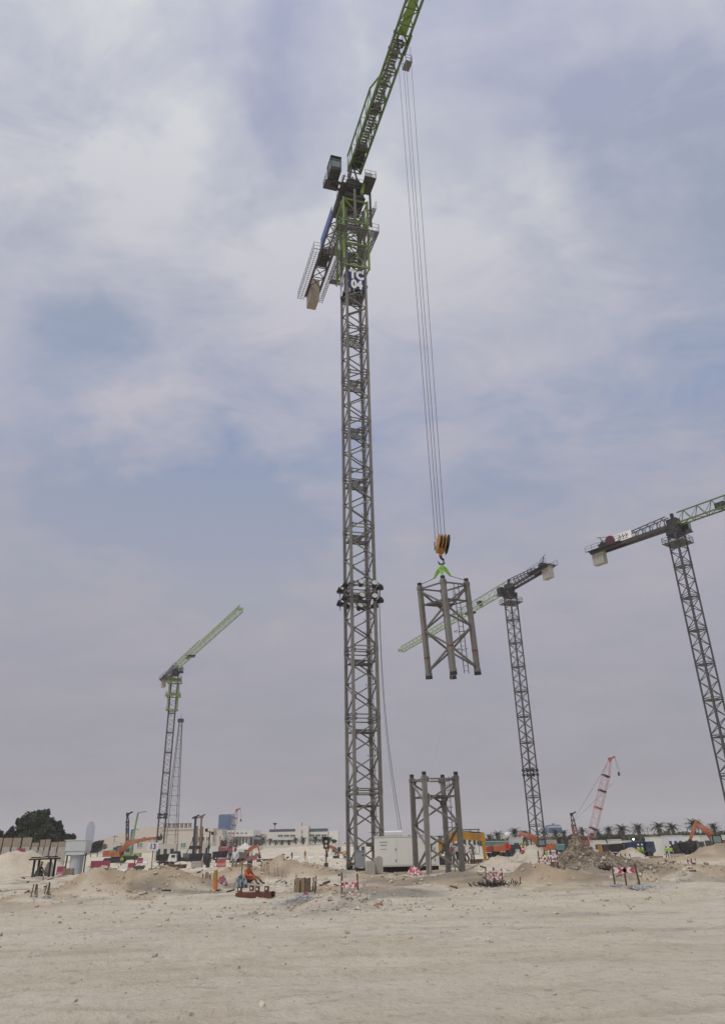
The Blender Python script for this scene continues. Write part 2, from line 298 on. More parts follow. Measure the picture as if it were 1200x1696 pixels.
# ------------------------------------------------------------------ mesh helpers
class MB:
    def __init__(s): s.v = []; s.f = []; s.mi = []; s.cur = 0
    def add(s, vs_, fs):
        o = len(s.v); s.v += [tuple(q) for q in vs_]; s.f += [tuple(i + o for i in f) for f in fs]; s.mi += [s.cur] * len(fs); return s
    def box(s, c, d, rz=0., top=1., rot=None, taper=None):
        x, y, z = d[0] / 2, d[1] / 2, d[2] / 2; tp = taper or (top, top)
        P = [Vector((a * x * (tp[0] if e > 0 else 1), b_ * y * (tp[1] if e > 0 else 1), e * z)) for e in (-1, 1) for a, b_ in ((-1, -1), (1, -1), (1, 1), (-1, 1))]
        mt = rot if rot is not None else Matrix.Rotation(rz, 3, 'Z')
        P = [mt @ p_ + Vector(c) for p_ in P]
        return s.add(P, [(3, 2, 1, 0), (4, 5, 6, 7), (0, 1, 5, 4), (1, 2, 6, 5), (2, 3, 7, 6), (3, 0, 4, 7)])
    def frame(s, a, b_):
        d_ = (b_ - a).normalized(); u = d_.cross(Vector((0, 0, 1)))
        if u.length < .05: u = Vector((1, 0, 0)) if abs(d_.x) < .5 else Vector((0, 1, 0)); u = u - d_ * u.dot(d_)
        u.normalize(); return d_, u, u.cross(d_)
    def beam(s, a, b_, w, h=None, w2=None):
        a, b_ = Vector(a), Vector(b_); h = h or w; d_, u, v = s.frame(a, b_); k = (w2 or w) / w
        P = []
        for c, q in ((a, 1), (b_, k)):
            for i, j in ((-1, -1), (1, -1), (1, 1), (-1, 1)): P.append(c + u * i * w / 2 * q + v * j * h / 2 * q)
        return s.add(P, [(3, 2, 1, 0), (4, 5, 6, 7), (0, 1, 5, 4), (1, 2, 6, 5), (2, 3, 7, 6), (3, 0, 4, 7)])
    def tube(s, pts, r_, n=6, caps=True):
        pts = [Vector(p_) for p_ in pts]; rs = r_ if isinstance(r_, (list, tuple)) else [r_] * len(pts); o = []; V = []; F = []
        for i, p_ in enumerate(pts):
            a = pts[max(0, i - 1)]; b_ = pts[min(len(pts) - 1, i + 1)]; d_, u, v = s.frame(a, b_)
            for k in range(n): an = 2 * math.pi * k / n; V.append(p_ + (u * math.cos(an) + v * math.sin(an)) * rs[i])
        for i in range(len(pts) - 1):
            for k in range(n): F.append((i * n + k, i * n + (k + 1) % n, (i + 1) * n + (k + 1) % n, (i + 1) * n + k))
        if caps: F.append(tuple(range(n))[::-1]); F.append(tuple((len(pts) - 1) * n + k for k in range(n)))
        return s.add(V, F)
    def prism(s, pts2, y0, y1, axis='y', loc=(0, 0, 0)):
        n = len(pts2); V = []
        for yy in (y0, y1):
            for a, b_ in pts2:
                q = {'y': (a, yy, b_), 'x': (yy, a, b_), 'z': (a, b_, yy)}[axis]; V.append((q[0] + loc[0], q[1] + loc[1], q[2] + loc[2]))
        F = [tuple(range(n)), tuple(range(2 * n - 1, n - 1, -1))] + [(k, k + n, (k + 1) % n + n, (k + 1) % n) for k in range(n)]
        return s.add(V, F)
    def rail(s, pts, h=1.1, r_=.025, step=1.2, kick=True):
        pts = [Vector(p_) for p_ in pts]
        for a, b_ in zip(pts, pts[1:]):
            n = max(1, round((b_ - a).length / step))
            for k in range(n + 1): p_ = a.lerp(b_, k / n); s.beam(p_, p_ + Vector((0, 0, h)), r_ * 1.6)
            for q in (h, h * .55): s.beam(a + Vector((0, 0, q)), b_ + Vector((0, 0, q)), r_ * 1.6)
            if kick: s.beam(a + Vector((0, 0, .06)), b_ + Vector((0, 0, .06)), .02, .12)
        return s
    def mesh(s, name, *mats):
        me = bpy.data.meshes.new(name); me.from_pydata(s.v, [], s.f); me.update()
        for m in mats: me.materials.append(m)
        if len(mats) > 1: me.polygons.foreach_set('material_index', s.mi)
        return me
def ob(name, me, parent=None, loc=None, rot=None, label=None, cat=None, group=None, kind=None):
    o = bpy.data.objects.new(name, me); COL.objects.link(o)
    if parent: o.parent = parent
    if loc is not None: o.location = loc
    if rot is not None: o.rotation_euler = rot
    for k, v in (('label', label), ('category', cat), ('group', group), ('kind', kind)):
        if v: o[k] = v
    return o
def thing(name, label, cat, loc=(0, 0, 0), rz=0., group=None, rot=None): return ob(name, None, None, loc, rot or (0, 0, rz), label, cat, group)
def part(name, mb, m, parent, label=None, loc=None, rot=None):
    ms = m if isinstance(m, tuple) else (m,)
    return ob(name, mb.mesh(name, *ms) if isinstance(mb, MB) else mb, parent, loc, rot, label)
def copy_tree(o, parent=None):
    c = o.copy(); COL.objects.link(c); c.parent = parent
    if 'category' not in o.keys() and 'label' in o.keys(): c['label'] = o['label']
    for ch in list(o.children): copy_tree(ch, c)
    return c
def dup(o, loc, rz, label, scale=None):
    c = copy_tree(o); c.location = loc; c.rotation_euler = (0, 0, rz); c['label'] = label
    if scale: c.scale = (scale,) * 3
    return c
def smooth(me):
    me.polygons.foreach_set('use_smooth', [True] * len(me.polygons)); return me

# ------------------------------------------------------------------ ground
def build_ground():
    front = np.linspace(R(-44), R(44), 470); rest = np.linspace(R(44), R(316), 70)[1:-1]
    az = np.concatenate([front, rest]); rad = [1.2]
    while rad[-1] < 3000: rad.append(rad[-1] * (1.011 if 6 < rad[-1] < 48 else 1.0165) if rad[-1] < 120 else rad[-1] * 1.04)
    rad = np.array(rad); A, D = np.meshgrid(az, rad); X = np.sin(A) * D; Y = np.cos(A) * D; Z = terr(X, Y)
    Z = np.where(D > 500, 0.6 * 0 + Z, Z)
    n, m = A.shape; V = np.stack([X, Y, Z], -1).reshape(-1, 3)
    V = np.vstack([V, [[0, 0, tz(0, 0)]]])
    i = np.arange(n - 1)[:, None] * m; j = np.arange(m)[None, :]; j2 = (j + 1) % m
    F = np.stack([i + j, i + m + j, i + m + j2, i + j2], -1).reshape(-1, 4)
    tri = [(len(V) - 1, int(k), int((k + 1) % m)) for k in range(m)]
    me = bpy.data.meshes.new('ground'); me.from_pydata(V.tolist(), [], F.tolist() + tri); me.update(); smooth(me)
    x, y = V[:, 0], V[:, 1]; DD = np.hypot(x, y); dark = np.zeros(len(V)); och = np.zeros(len(V)); wet = np.zeros(len(V))
    for k, (mx, my, h_, a_, b_, q_, t_) in enumerate(MW):
        w = np.exp(-(((x - mx) / a_) ** 2 + ((y - my) / b_) ** 2) * .55)
        if t_ == 1: dark = np.maximum(dark, np.clip(w * 2.2 + fbm(x * 2, y * 2, 3, 5) * .5 - .3, 0, 1))
        if t_ == 2: och = np.maximum(och, np.clip(w * 1.5 + fbm(x, y, 3, 6) * .8 - .25, 0, 1))
    for px, D_, a_, b_, s_ in ((640, 30, 2.2, 1.6, 1), (1045, 31, 1.4, 1.2, 1), (500, 27, 1.2, 1.2, .9), (560, 23, .9, .7, .8), (470, 22.5, 2.6, .7, .75), (1010, 20.5, 3, .4, .7), (820, 18, 2.5, .35, .6), (250, 19.5, 3, .5, .5), (650, 17, 2.2, .35, .5), (1120, 17, 2, .4, .6), (120, 15.5, 2, .3, .5), (900, 27, 3, .8, .5), (700, 34, 2.5, .9, .7), (1120, 34, 2.5, 1.5, .5), (820, 33, 1.2, 1, .8), (570, 31.5, 1.6, 1.1, 1)):
        w = np.exp(-(((x - gx(px, D_)) / a_) ** 2 + ((y - D_) / b_) ** 2)); wet = np.maximum(wet, w * s_)
    # turned earth of the working zone
    zone = sstep(DD, 27, 34) * (1 - sstep(DD, 70, 120))
    och = np.maximum(och, zone * np.clip(fbm(x * .45, y * .25, 5, 61) * 3.0 + .15, 0, .9))
    dark = np.maximum(dark, zone * np.clip(fbm(x * .6, y * .4, 5, 77) * 3.6 - .35, 0, .85))
    ca = me.color_attributes.new('tone', 'FLOAT_COLOR', 'POINT'); c = np.stack([dark, och, wet, np.ones(len(V))], -1); ca.data.foreach_set('color', c.ravel())
    rt_ = np.clip(ruts(x, y), 0, 1) * (DD < 45); c2 = np.stack([rt_, rt_, rt_, np.ones(len(V))], -1); ca2 = me.color_attributes.new('track', 'FLOAT_COLOR', 'POINT'); ca2.data.foreach_set('color', c2.ravel())
    me.materials.append(ground_material())
    ob('ground', me, kind='structure')
build_ground()
def rock_shape(s_, rnd):
    P = []
    for e in (-1, 1):
        for a, b_ in ((-1, -1), (1, -1), (1, 1), (-1, 1)):
            P.append(Vector((a * s_ * rnd.uniform(.35, 1), b_ * s_ * rnd.uniform(.35, 1), e * s_ * rnd.uniform(.25, .7))))
    return P
def rubble(name, spots, m, label, cat):
    rnd = random.Random(5); mb = MB()
    for (px, D_, a_, b_, n, s0, s1) in spots:
        c = pl(px, D_)
        for _ in range(n):
            x = c.x + rnd.gauss(0, a_); y = c.y + rnd.gauss(0, b_); s_ = s0 * (s1 / s0) ** rnd.random() ** 2.2; z = tz(x, y)
            rt = Euler((rnd.uniform(-.6, .6), rnd.uniform(-.6, .6), rnd.uniform(0, 6.28))).to_matrix()
            mb.add([rt @ p_ + Vector((x, y, z + s_ * .15)) for p_ in rock_shape(s_, rnd)], [(3, 2, 1, 0), (4, 5, 6, 7), (0, 1, 5, 4), (1, 2, 6, 5), (2, 3, 7, 6), (3, 0, 4, 7)])
    ob(name, mb.mesh(name, m), kind='stuff', label=label, cat=cat)
rubble('gravel', [(600, 16, 6, 4, 900, .006, .035), (600, 27, 9, 6, 1500, .012, .07), (220, 36, 5, 2.5, 900, .02, .10), (480, 44, 5, 4, 700, .02, .12), (840, 44, 5, 4, 800, .02, .12), (1110, 42, 4, 5, 800, .02, .14), (560, 24, 1.3, .9, 500, .015, .09)], m_rock, 'loose stones and clods scattered over the sandy site', 'gravel')
rubble('spoil_clods', [(985, 39.5, 1.3, 1.0, 1100, .02, .07), (962, 42.5, 1.2, 1.3, 2200, .015, .06), (1003, 42, 1.1, 1.2, 1900, .015, .06), (935, 41, 1, 1.1, 1000, .015, .055), (1035, 39.5, 1.0, 1.1, 800, .015, .06)], mat('spoil_clod', (.235, .19, .14), .95, 0, .3, 1.5, .3), 'grey brown clods covering the dark spoil heap', 'soil clods')
rubble('slurry_rubble', [(1045, 31.3, .55, .3, 260, .02, .09), (502, 27, .35, .35, 200, .02, .09), (570, 30.5, .8, .5, 120, .02, .07)], mat('slurry_stone', (.33, .34, .35), .95, 0, .3, 3, .3), 'pale grey broken concrete rubble at the barriers', 'rubble')

# ------------------------------------------------------------------ tower crane parts
def corners(w): return [Vector((-w / 2, -w / 2, 0)), Vector((w / 2, -w / 2, 0)), Vector((w / 2, w / 2, 0)), Vector((-w / 2, w / 2, 0))]
def leg_mesh(h, t, m, flange=True, red=False):
    mb = MB(); mb.box((0, 0, h / 2), (t, t, h))
    if flange:
        for z in (.12, h - .12): mb.box((0, 0, z), (t * 1.14, t * 1.14, .18))
        mb.box((0, 0, h + .03), (t * .8, t * .8, .06))
    return mb.mesh('leg', m)
def face_members(w, h, k, nz=4, low=True):
    """end points of the members of face k, zigzag with nz bays"""
    C = corners(w); a, b_ = C[k], C[(k + 1) % 4]; out = []; z0_, z1 = .30, h - .30
    zs = [z0_ + (z1 - z0_) * i / nz for i in range(nz + 1)]
    out.append(('h', a + Vector((0, 0, h - .16)), b_ + Vector((0, 0, h - .16))))
    if low: out.append(('h', a + Vector((0, 0, .16)), b_ + Vector((0, 0, .16))))
    for i in range(nz):
        p_, q = (a, b_) if (i + k) % 2 else (b_, a)
        out.append(('d', p_ + Vector((0, 0, zs[i])), q + Vector((0, 0, zs[i + 1]))))
    return out
def platform_mesh(w, z, m):
    mb = MB(); e = w / 2 - .1
    # grating with a ladder hatch: slats and two bearers
    for i in range(11):
        y = -e + 2 * e * i / 10
        if i < 6: mb.box((-.35, y, z), (2 * e - .7, .10, .03))
        else: mb.box((0, y, z), (2 * e, .10, .03))
    for x in (-e, e, 0): mb.box((x, 0, z - .05), (.06, 2 * e, .07))
    for y in (-e, e): mb.box((0, y, z - .04), (2 * e, .06, .1))
    mb.rail([(e, -e, z), (e, 0.1, z)], 1.0, .015, .9, False)
    return mb.mesh('platform', m)
def ladder_mesh(w, h, m, off=0.):
    mb = MB(); x = w / 2 - .45 - off; y = -w / 2 + .5
    for dx in (-.2, .2): mb.beam((x + dx, y, 0), (x + dx, y, h), .035)
    k = .15
    while k < h: mb.beam((x - .2, y, k), (x + .2, y, k), .022); k += .3
    for z in (1.5, 2.6, 3.7):
        pts = [(x - .35 * math.cos(a), y + .55 * math.sin(a), z) for a in np.linspace(0, math.pi, 7)]
        for a, b_ in zip(pts, pts[1:]): mb.beam(a, b_, .03)
    return mb.mesh('ladder', m)
class SectionKit:
    def __init__(s, w, h, t, bt, m, platz=None, ladder=True, detail=True, nz=4, low=True):
        s.w, s.h, s.detail = w, h, detail; s.legm = leg_mesh(h, t, m); s.br = []
        C = corners(w); joined = MB()
        for k in range(4):
            for kind, a, b_ in face_members(w, h, k, nz, low):
                mb = MB() if detail else joined
                d_ = (b_ - a).normalized() * (t * .45)
                mb.beam(a + d_, b_ - d_, bt * (.9 if kind == 'h' else 1))
                if detail:
                    # gusset at each end
                    nrm = Vector((C[(k + 1) % 4] - C[k])).normalized()
                    for p_, sgn in ((a, 1), (b_, -1)):
                        dd = (b_ - a).normalized() * sgn
                        mb.box(p_ + dd * (t * .75), (t * .8, .03, .24), math.atan2(nrm.y, nrm.x))
                    s.br.append(mb.mesh('brace', m))
        if not detail: s.br = [joined.mesh('bracing', m)]
        s.plat = platform_mesh(w, platz, m_galv) if platz else None
        s.lad = ladder_mesh(w, h, m_galv) if ladder else None
    def build(s, parent, z=0., sub=True):
        p_ = ob('mast_section', None, parent, (0, 0, z)) if sub else parent
        for c in corners(s.w): ob('leg', s.legm, p_, c)
        for b_ in s.br: ob('brace' if s.detail else 'bracing', b_, p_)
        if s.plat: ob('platform', s.plat, p_)
        if s.lad: ob('ladder', s.lad, p_)
        return p_
def jib_truss(parent, L0, L1, zb, w, hfun, m, bay=2.0, t=.13, bt=.07, lowm=None, joined=False, name='jib_brace', d=None):
    """three-chord truss along local +X from L0 to L1, bottom chords at z=zb, single top chord"""
    n = max(2, round(abs(L1 - L0) / bay)); xs = [L0 + (L1 - L0) * i / n for i in range(n + 1)]
    low = []
    for sgn in (-1, 1):
        mb = MB(); mb.beam((L0, sgn * w / 2, zb), (L1, sgn * w / 2, zb), t, t * 1.15); low.append(mb)
    top = MB()
    for a, b_ in zip(xs, xs[1:]): top.beam((a, 0, zb + hfun(a)), (b_, 0, zb + hfun(b_)), t)
    for mb in low: part('chord', mb, lowm or m, parent)
    part('chord', top, m, parent)
    J = MB()
    for i in range(n):
        a, b_ = xs[i], xs[i + 1]
        segs = []
        for sgn in (-1, 1):
            segs.append(((a, sgn * w / 2, zb), ((a + b_) / 2, 0, zb + hfun((a + b_) / 2))))
            segs.append((((a + b_) / 2, 0, zb + hfun((a + b_) / 2)), (b_, sgn * w / 2, zb)))
        segs.append(((a, -w / 2, zb), (a, w / 2, zb)))
        segs.append(((a, -w / 2 if i % 2 else w / 2, zb), (b_, w / 2 if i % 2 else -w / 2, zb)))
        if joined:
            for p_, q in segs: J.beam(p_, q, bt)
        else:
            for p_, q in segs:
                mb = MB(); mb.beam(p_, q, bt); part(name, mb, m, parent)
    if joined: part('bracing', J, m, parent)

# ------------------------------------------------------------------ main crane
MX, MY = gx(605, 61), 61.0; MRZ = R(17.5); SW = 2.05; SH = 5.45; Z_BASE = -.15
def text_mesh(body, size, xs=1., ext=.01, bold=.03):
    cu = bpy.data.curves.new('lettering', 'FONT'); cu.body = body; cu.size = size; cu.align_x = 'CENTER'; cu.align_y = 'CENTER'; cu.extrude = ext; cu.offset = bold; cu.space_line = .86
    cu.resolution_u = 3
    o = bpy.data.objects.new('tmp', cu); COL.objects.link(o); dg = bpy.context.evaluated_depsgraph_get(); dg.update()
    me = bpy.data.meshes.new_from_object(o.evaluated_get(dg)); COL.objects.unlink(o); bpy.data.objects.remove(o)
    me.transform(Matrix.Diagonal((xs, 1, 1, 1))); me.transform(Matrix.Rotation(math.pi / 2, 4, 'X')); me.materials.clear(); return me
def main_crane():
    T = thing('tower_crane', 'tall tower crane with green climbing cage and TC 04 sign, lifting a mast section', 'tower crane', (MX, MY, Z_BASE), MRZ)
    kit = SectionKit(SW, SH, .235, .095, m_steel, platz=SH - 1.0)
    nsec = 12
    for i in range(nsec): kit.build(T, i * SH)
    ztop = nsec * SH           # 65.4
    # dark foot plates and concrete slab, added to suggest ground contact shade
    for c in corners(SW):
        mb = MB(); mb.box((c.x, c.y, .06), (.6, .6, .12)); part('added_foot_plate', mb, m_dark, T)
    mb = MB(); mb.box((0, 0, .05), (4.2, 4.2, .24)); part('added_concrete_base', mb, m_conc, T)
    # climbing cage
    cage = ob('climbing_cage', None, T, (0, 0, 0)); cw = 2.75; zb, zt = 56.7, 66.6
    for c in corners(cw):
        mb = MB(); mb.box((c.x, c.y, (zb + zt) / 2), (.2, .2, zt - zb)); part('post', mb, m_green, cage)
    for k in range(4):
        C = corners(cw); a, b_ = C[k], C[(k + 1) % 4]; a2 = a.lerp(b_, .04); b2 = b_.lerp(a, .04)
        for z in (zb + .2, zb + 3.3, zb + 6.5, zt - .2):
            mb = MB(); mb.beam(a2 + Vector((0, 0, z)), b2 + Vector((0, 0, z)), .13, .16); part('crossbar', mb, m_green, cage)
        for i in range(3):
            z1 = zb + .2 + 3.15 * i; p_, q = (a2, b2) if (i + k) % 2 else (b2, a2)
            if k == 3 and i == 0: continue
            mb = MB(); mb.beam(p_ + Vector((0, 0, z1)), q + Vector((0, 0, z1 + 3.15)), .09); part('brace', mb, m_green, cage)
            mb = MB(); mb.beam(q + Vector((0, 0, z1)), p_ + Vector((0, 0, z1 + 3.15)), .06); part('brace', mb, m_dgreen, cage)
    for z, ext, sides in ((61.4, .95, (0, 1, 2, 3)), (57.0, .75, (3, 2)), (65.0, .8, (1,))):
        mb = MB(); o_ = cw / 2; q = o_ + ext
        for sd_ in sides:
            rt = Matrix.Rotation(sd_ * math.pi / 2, 3, 'Z')
            for i in range(5):
                yy = -o_ - ext * (i + .5) / 5
                mb.beam(rt @ Vector((-q, yy, z)), rt @ Vector((q, yy, z)), .1, .03)
            pts = [rt @ Vector(p_) for p_ in ((-q, -q, z), (q, -q, z))]
            mb.rail(pts, 1.1, .02, .8)
            mb.beam(rt @ Vector((-o_, -o_, z - .9)), rt @ Vector((-o_, -q, z - .05)), .06); mb.beam(rt @ Vector((o_, -o_, z - .9)), rt @ Vector((o_, -q, z - .05)), .06)
        part('walkway', mb, m_galv, cage)
    # hydraulic cylinder
    mb = MB(); mb.tube([(0, cw / 2 + .1, zb + 1), (0, cw / 2 + .1, zb + 4.5)], .14, 8); mb.box((0, cw / 2, zb + 1), (1.6, .3, .35)); part('jack', mb, m_dark, cage)
    # monorail beams left hanging beside the cage
    for (x, y, za, zc, t) in ((cw / 2 + .25, -cw / 2 - .35, 62.6, 68.6, .2), (-.2, -cw / 2 - .45, 63.0, 67.6, .22)):
        mb = MB(); mb.box((x, y, (za + zc) / 2), (t, t, zc - za)); part('guide_beam', mb, m_brownst if x > 0 else m_steel, T)
    # sign banners
    sp = SW + .14
    zc, hh = 55.0 - Z_BASE, 2.4
    tm = text_mesh('TC\n04', 1.5, .80, bold=.085); tm.materials.append(m_letter)
    for k in range(4):
        rt = Euler((0, 0, k * math.pi / 2))
        mb = MB(); mb.box((0, -SW / 2 - .16, zc), (SW - .28, .03, hh)); p_ = part('sign_panel', mb, m_blue, T, rot=rt)
        ob('lettering', tm, p_, (0, -SW / 2 - .18, zc)); ob('lettering', tm, p_, (0, -SW / 2 - .135, zc))
    # slewing unit
    sl = ob('slewing_unit', None, T, (0, 0, 0))
    mb = MB(); mb.box((0, 0, 66.9), (2.3, 2.3, .5)); mb.box((0, 0, 67.6), (2.5, 2.5, .9), taper=(.8, .8)); part('turntable_base', mb, m_brownst, sl)
    mb = MB(); mb.tube([(0, 0, 68.0), (0, 0, 68.45)], 1.15, 20); mb.tube([(0, 0, 68.2), (0, 0, 68.32)], 1.3, 20); part('slewing_ring', mb, m_dark, sl)
    mb = MB(); mb.tube([(.9, -.9, 67.6), (.9, -.9, 69.2)], .18, 8); mb.tube([(-.9, .9, 67.6), (-.9, .9, 69.2)], .18, 8); part('slewing_motor', mb, m_grey, sl)
    # upper works turn with the jib
    az = math.atan2(43.3 - 61, 5.05 + .45)
    U = ob('upper_works', None, T, (0, 0, 0), (0, 0, az - MRZ))
    mb = MB(); mb.box((0, 0, 69.0), (2.6, 1.9, 1.0)); mb.box((0, 0, 69.9), (2.0, 1.7, .9), taper=(.9, .8))
    mb.beam((-.9, 0, 70), (-.9, 0, 73.2), .3); mb.beam((.9, .5, 70), (.5, 0, 73.4), .2); mb.beam((.9, -.5, 70), (.5, 0, 73.4), .2); part('turret', mb, m_brownst, U)
    ZJ = 71.0
    J = ob('jib', None, T, (0, 0, 0), (0, 0, az - MRZ))
    hf = lambda x: 2.5 if x < 10.2 else (2.5 - (x - 10.2) * .45 if x < 12.5 else 1.46)
    jib_truss(J, 1.2, 52, ZJ, 1.45, hf, m_dgreen, 1.6, .2, .09, lowm=m_dgreen, joined=False)
    mb = MB(); [mb.box((1.6 + i * .36, 0, ZJ + .12), (.24, .62, .04)) for i in range(44)]; mb.rail([(2, -.33, ZJ + .12), (17, -.33, ZJ + .12)], .9, .02, 1.2); mb.rail([(2, .33, ZJ + .12), (17, .33, ZJ + .12)], .9, .02, 1.2); part('walkway', mb, m_galv, J)
    mb = MB(); mb.box((3.1, 0, ZJ + .5), (2.6, 1.1, .9)); mb.tube([(3.2, -.6, ZJ + .6), (3.2, .6, ZJ + .6)], .5, 12); part('hoist_drum', mb, m_dark, J)
    mb = MB(); mb.box((9.2, 0, ZJ + .55), (.9, .8, .7)); mb.tube([(9.2, -.5, ZJ + .6), (9.2, .5, ZJ + .6)], .38, 12); part('trolley_winch', mb, m_dark, J)
    mb = MB(); mb.box((26, 0, ZJ + .02), (16.5, .75, .05)); part('belly_plate', mb, m_green, J)
    mb = MB(); mb.beam((14.8, 0, ZJ + 2.4), (14.3, 0, ZJ + 3.2), .12); mb.beam((2.2, .72, ZJ), (2.6, 0, ZJ + 2.4), .14); mb.beam((2.2, -.72, ZJ), (2.6, 0, ZJ + 2.4), .14); part('bracket', mb, m_green, J)
    for sgn in (-1, 1):
        mb = MB(); y = sgn * .74
        mb.beam((1.2, y, ZJ + 2.5), (10.0, y, ZJ + 2.5), .16); mb.beam((10.0, y, ZJ + 2.5), (12.6, sgn * .3, ZJ + 1.46), .15); part('chord', mb, m_green, J)
        for i in range(6):
            x = 1.2 + i * 1.76
            mb = MB(); mb.beam((x, y, ZJ), (x, y, ZJ + 2.5), .08); part('post', mb, m_dgreen, J)
            if i < 5:
                mb = MB(); mb.beam((x, y, ZJ + (2.5 if i % 2 else 0)), (x + 1.76, y, ZJ + (0 if i % 2 else 2.5)), .07); part('brace', mb, m_dgreen, J)
    # trolley
    tr = ob('trolley', None, T, (0, 0, 0), (0, 0, az - MRZ)); tx = TROLX
    mb = MB()
    for sgn in (-1, 1): mb.beam((tx - 1.0, sgn * .8, ZJ - .25), (tx + 1.0, sgn * .8, ZJ - .25), .12, .3)
    for x in (-.9, 0, .9): mb.beam((tx + x, -.8, ZJ - .4), (tx + x, .8, ZJ - .4), .12)
    part('trolley_frame', mb, m_dgreen, tr)
    for x in (-.8, .8):
        for sgn in (-1, 1):
            mb = MB(); mb.tube([(tx + x, sgn * .9, ZJ - .05), (tx + x, sgn * .75, ZJ - .05)], .14, 10); part('wheel', mb, m_dark, tr)
    for y in (-.25, .25):
        mb = MB(); mb.tube([(tx, y - .05, ZJ - .45), (tx, y + .05, ZJ - .45)], .3, 14); part('sheave', mb, m_dark, tr)
    mb = MB(); mb.box((tx - 1.6, 1.25, ZJ - .9), (1.0, .7, .04)); mb.rail([(tx - 2.1, .95, ZJ - .9), (tx - 2.1, 1.6, ZJ - .9), (tx - 1.1, 1.6, ZJ - .9), (tx - 1.1, .95, ZJ - .9)], 1.0, .02, .5); part('service_basket', mb, m_galv, tr)
    # counter jib
    K = ob('counter_jib', None, T, (0, 0, 0), (0, 0, az - MRZ)); LJ = 20.5
    for sgn in (-1, 1):
        mb = MB(); mb.beam((-1.2, sgn * .8, ZJ - .3), (-LJ, sgn * .8, ZJ - .3), .2, .38); part('girder', mb, m_brownst, K)
        mb = MB(); mb.beam((-1.0, sgn * .5, ZJ + 1.9), (-13, sgn * .5, ZJ + 1.3), .14); mb.beam((-13, sgn * .5, ZJ + 1.3), (-15.5, sgn * .8, ZJ - .2), .14); part('chord', mb, m_brownst, K)
    for i in range(10):
        a = -1.2 - i * 1.9; b_ = a - 1.9
        for p_, q in (((a, -.8, ZJ - .3), (b_, .8, ZJ - .3)), ((a, .8, ZJ - .3), (b_, -.8, ZJ - .3)), ((b_, -.8, ZJ - .3), (b_, .8, ZJ - .3))):
            mb = MB(); mb.beam(p_, q, .09); part('brace', mb, m_brownst, K)
        if i < 6:
            for sgn in (-1, 1):
                za = ZJ + 1.9 - .05 * (-a - 1)
                mb = MB(); mb.beam((a, sgn * .8, ZJ - .3), ((a + b_) / 2, sgn * .5, za), .08); mb.beam(((a + b_) / 2, sgn * .5, za), (b_, sgn * .8, ZJ - .3), .08); part('brace', mb, m_brownst, K)
    for sgn in (-1, 1):
        mb = MB()
        for i in range(26):
            x = -LJ - .6 + i * .37; mb.beam((x, sgn * .95, ZJ - .35), (x, sgn * 1.75, ZJ - .35), .045, .03)
        for yy in (.95, 1.35, 1.75): mb.beam((-LJ - .7, sgn * yy, ZJ - .37), (-LJ + 9.2, sgn * yy, ZJ - .37), .05)
        mb.rail([(-LJ - .7, sgn * 1.75, ZJ - .32), (-LJ + 9.2, sgn * 1.75, ZJ - .32)], 1.15, .022, 1.0); mb.rail([(-LJ + 9.2, sgn * 1.75, ZJ - .32), (-LJ + 9.2, sgn * .95, ZJ - .32)], 1.15, .022, 1.0)
        part('walkway', mb, m_galv, K)
    mb = MB(); mb.box((-13.2, 0, ZJ + .3), (2.6, 1.2, .9)); mb.tube([(-13.2, -.7, ZJ + .5), (-13.2, .7, ZJ + .5)], .55, 14); part('hoist_winch', mb, m_dark, K)
    for i in range(5):
        mb = MB(); mb.box((-LJ + .25 + i * .48, 0, ZJ - .75), (.44, 1.25, 3.4)); part('counterweight_slab', mb, m_conc2, K)
    mb = MB(); mb.box((-8.3, -.9, ZJ + .6), (5.6, .06, 1.5)); b_ = part('banner', mb, m_blue2, K, label='blue banner along the side of the counter jib')
    mb = MB(); mb.box((-4.7, 0, ZJ + .3), (2.0, 1.3, 1.2)); part('motor_cabinet', mb, m_dark, K)
    # cab
    cb = atZ(554, 288, 69.2); rel = Vector((cb.x - MX, cb.y - MY, 0)); rel.rotate(Euler((0, 0, -az)))
    Cb = ob('operator_cab', None, T, (0, 0, 0), (0, 0, az - MRZ)); cx, cy = rel.x, rel.y
    mb = MB(); mb.box((cx - .25, cy, 69.35), (1.8, 1.2, .22)); mb.box((cx - .8, cy, 70.35), (.7, 1.2, 1.8)); mb.box((cx - .2, cy, 71.3), (1.9, 1.26, .1))
    for sgn in (-1, 1):
        mb.box((cx + .62, cy + sgn * .56, 70.35), (.09, .09, 1.9)); mb.box((cx + .05, cy + sgn * .57, 70.35), (.08, .06, 1.9))
    mb.box((cx + .63, cy, 69.6), (.06, 1.15, .35)); mb.box((cx + .64, cy, 71.15), (.06, 1.15, .2)); mb.box((cx + .635, cy, 70.8), (.05, 1.15, .06)); part('cab_shell', mb, m_dark, Cb)
    mb = MB(); mb.box((cx + .60, cy, 70.4), (.03, 1.05, 1.5)); part('windscreen', mb, m_glass, Cb)
    for sgn in (-1, 1):
        mb = MB(); mb.box((cx + .1, cy + sgn * .555, 70.45), (.9, .03, 1.4)); part('window', mb, m_glass, Cb)
    mb = MB(); sg = 1 if cy > 0 else -1
    mb.box((cx - 1.5, cy, 69.2), (1.3, 1.6, .05)); mb.rail([(cx - .8, cy + .8 * sg, 69.2), (cx - 2.15, cy + .8 * sg, 69.2), (cx - 2.15, cy - .8 * sg, 69.2)], 1.0, .02, .5)
    mb.beam((cx - .6, cy, 69.1), (cx * .2, 0, 69.1), .22); mb.beam((cx - 1.3, cy, 69.1), (-.8, 0, 69.1), .22); part('cab_deck', mb, m_brownst, Cb)
    # electrical box on the other side
    eb = atZ(610, 302, 69.0); rel = Vector((eb.x - MX, eb.y - MY, 0)); rel.rotate(Euler((0, 0, -az))); ex, ey = rel.x, rel.y
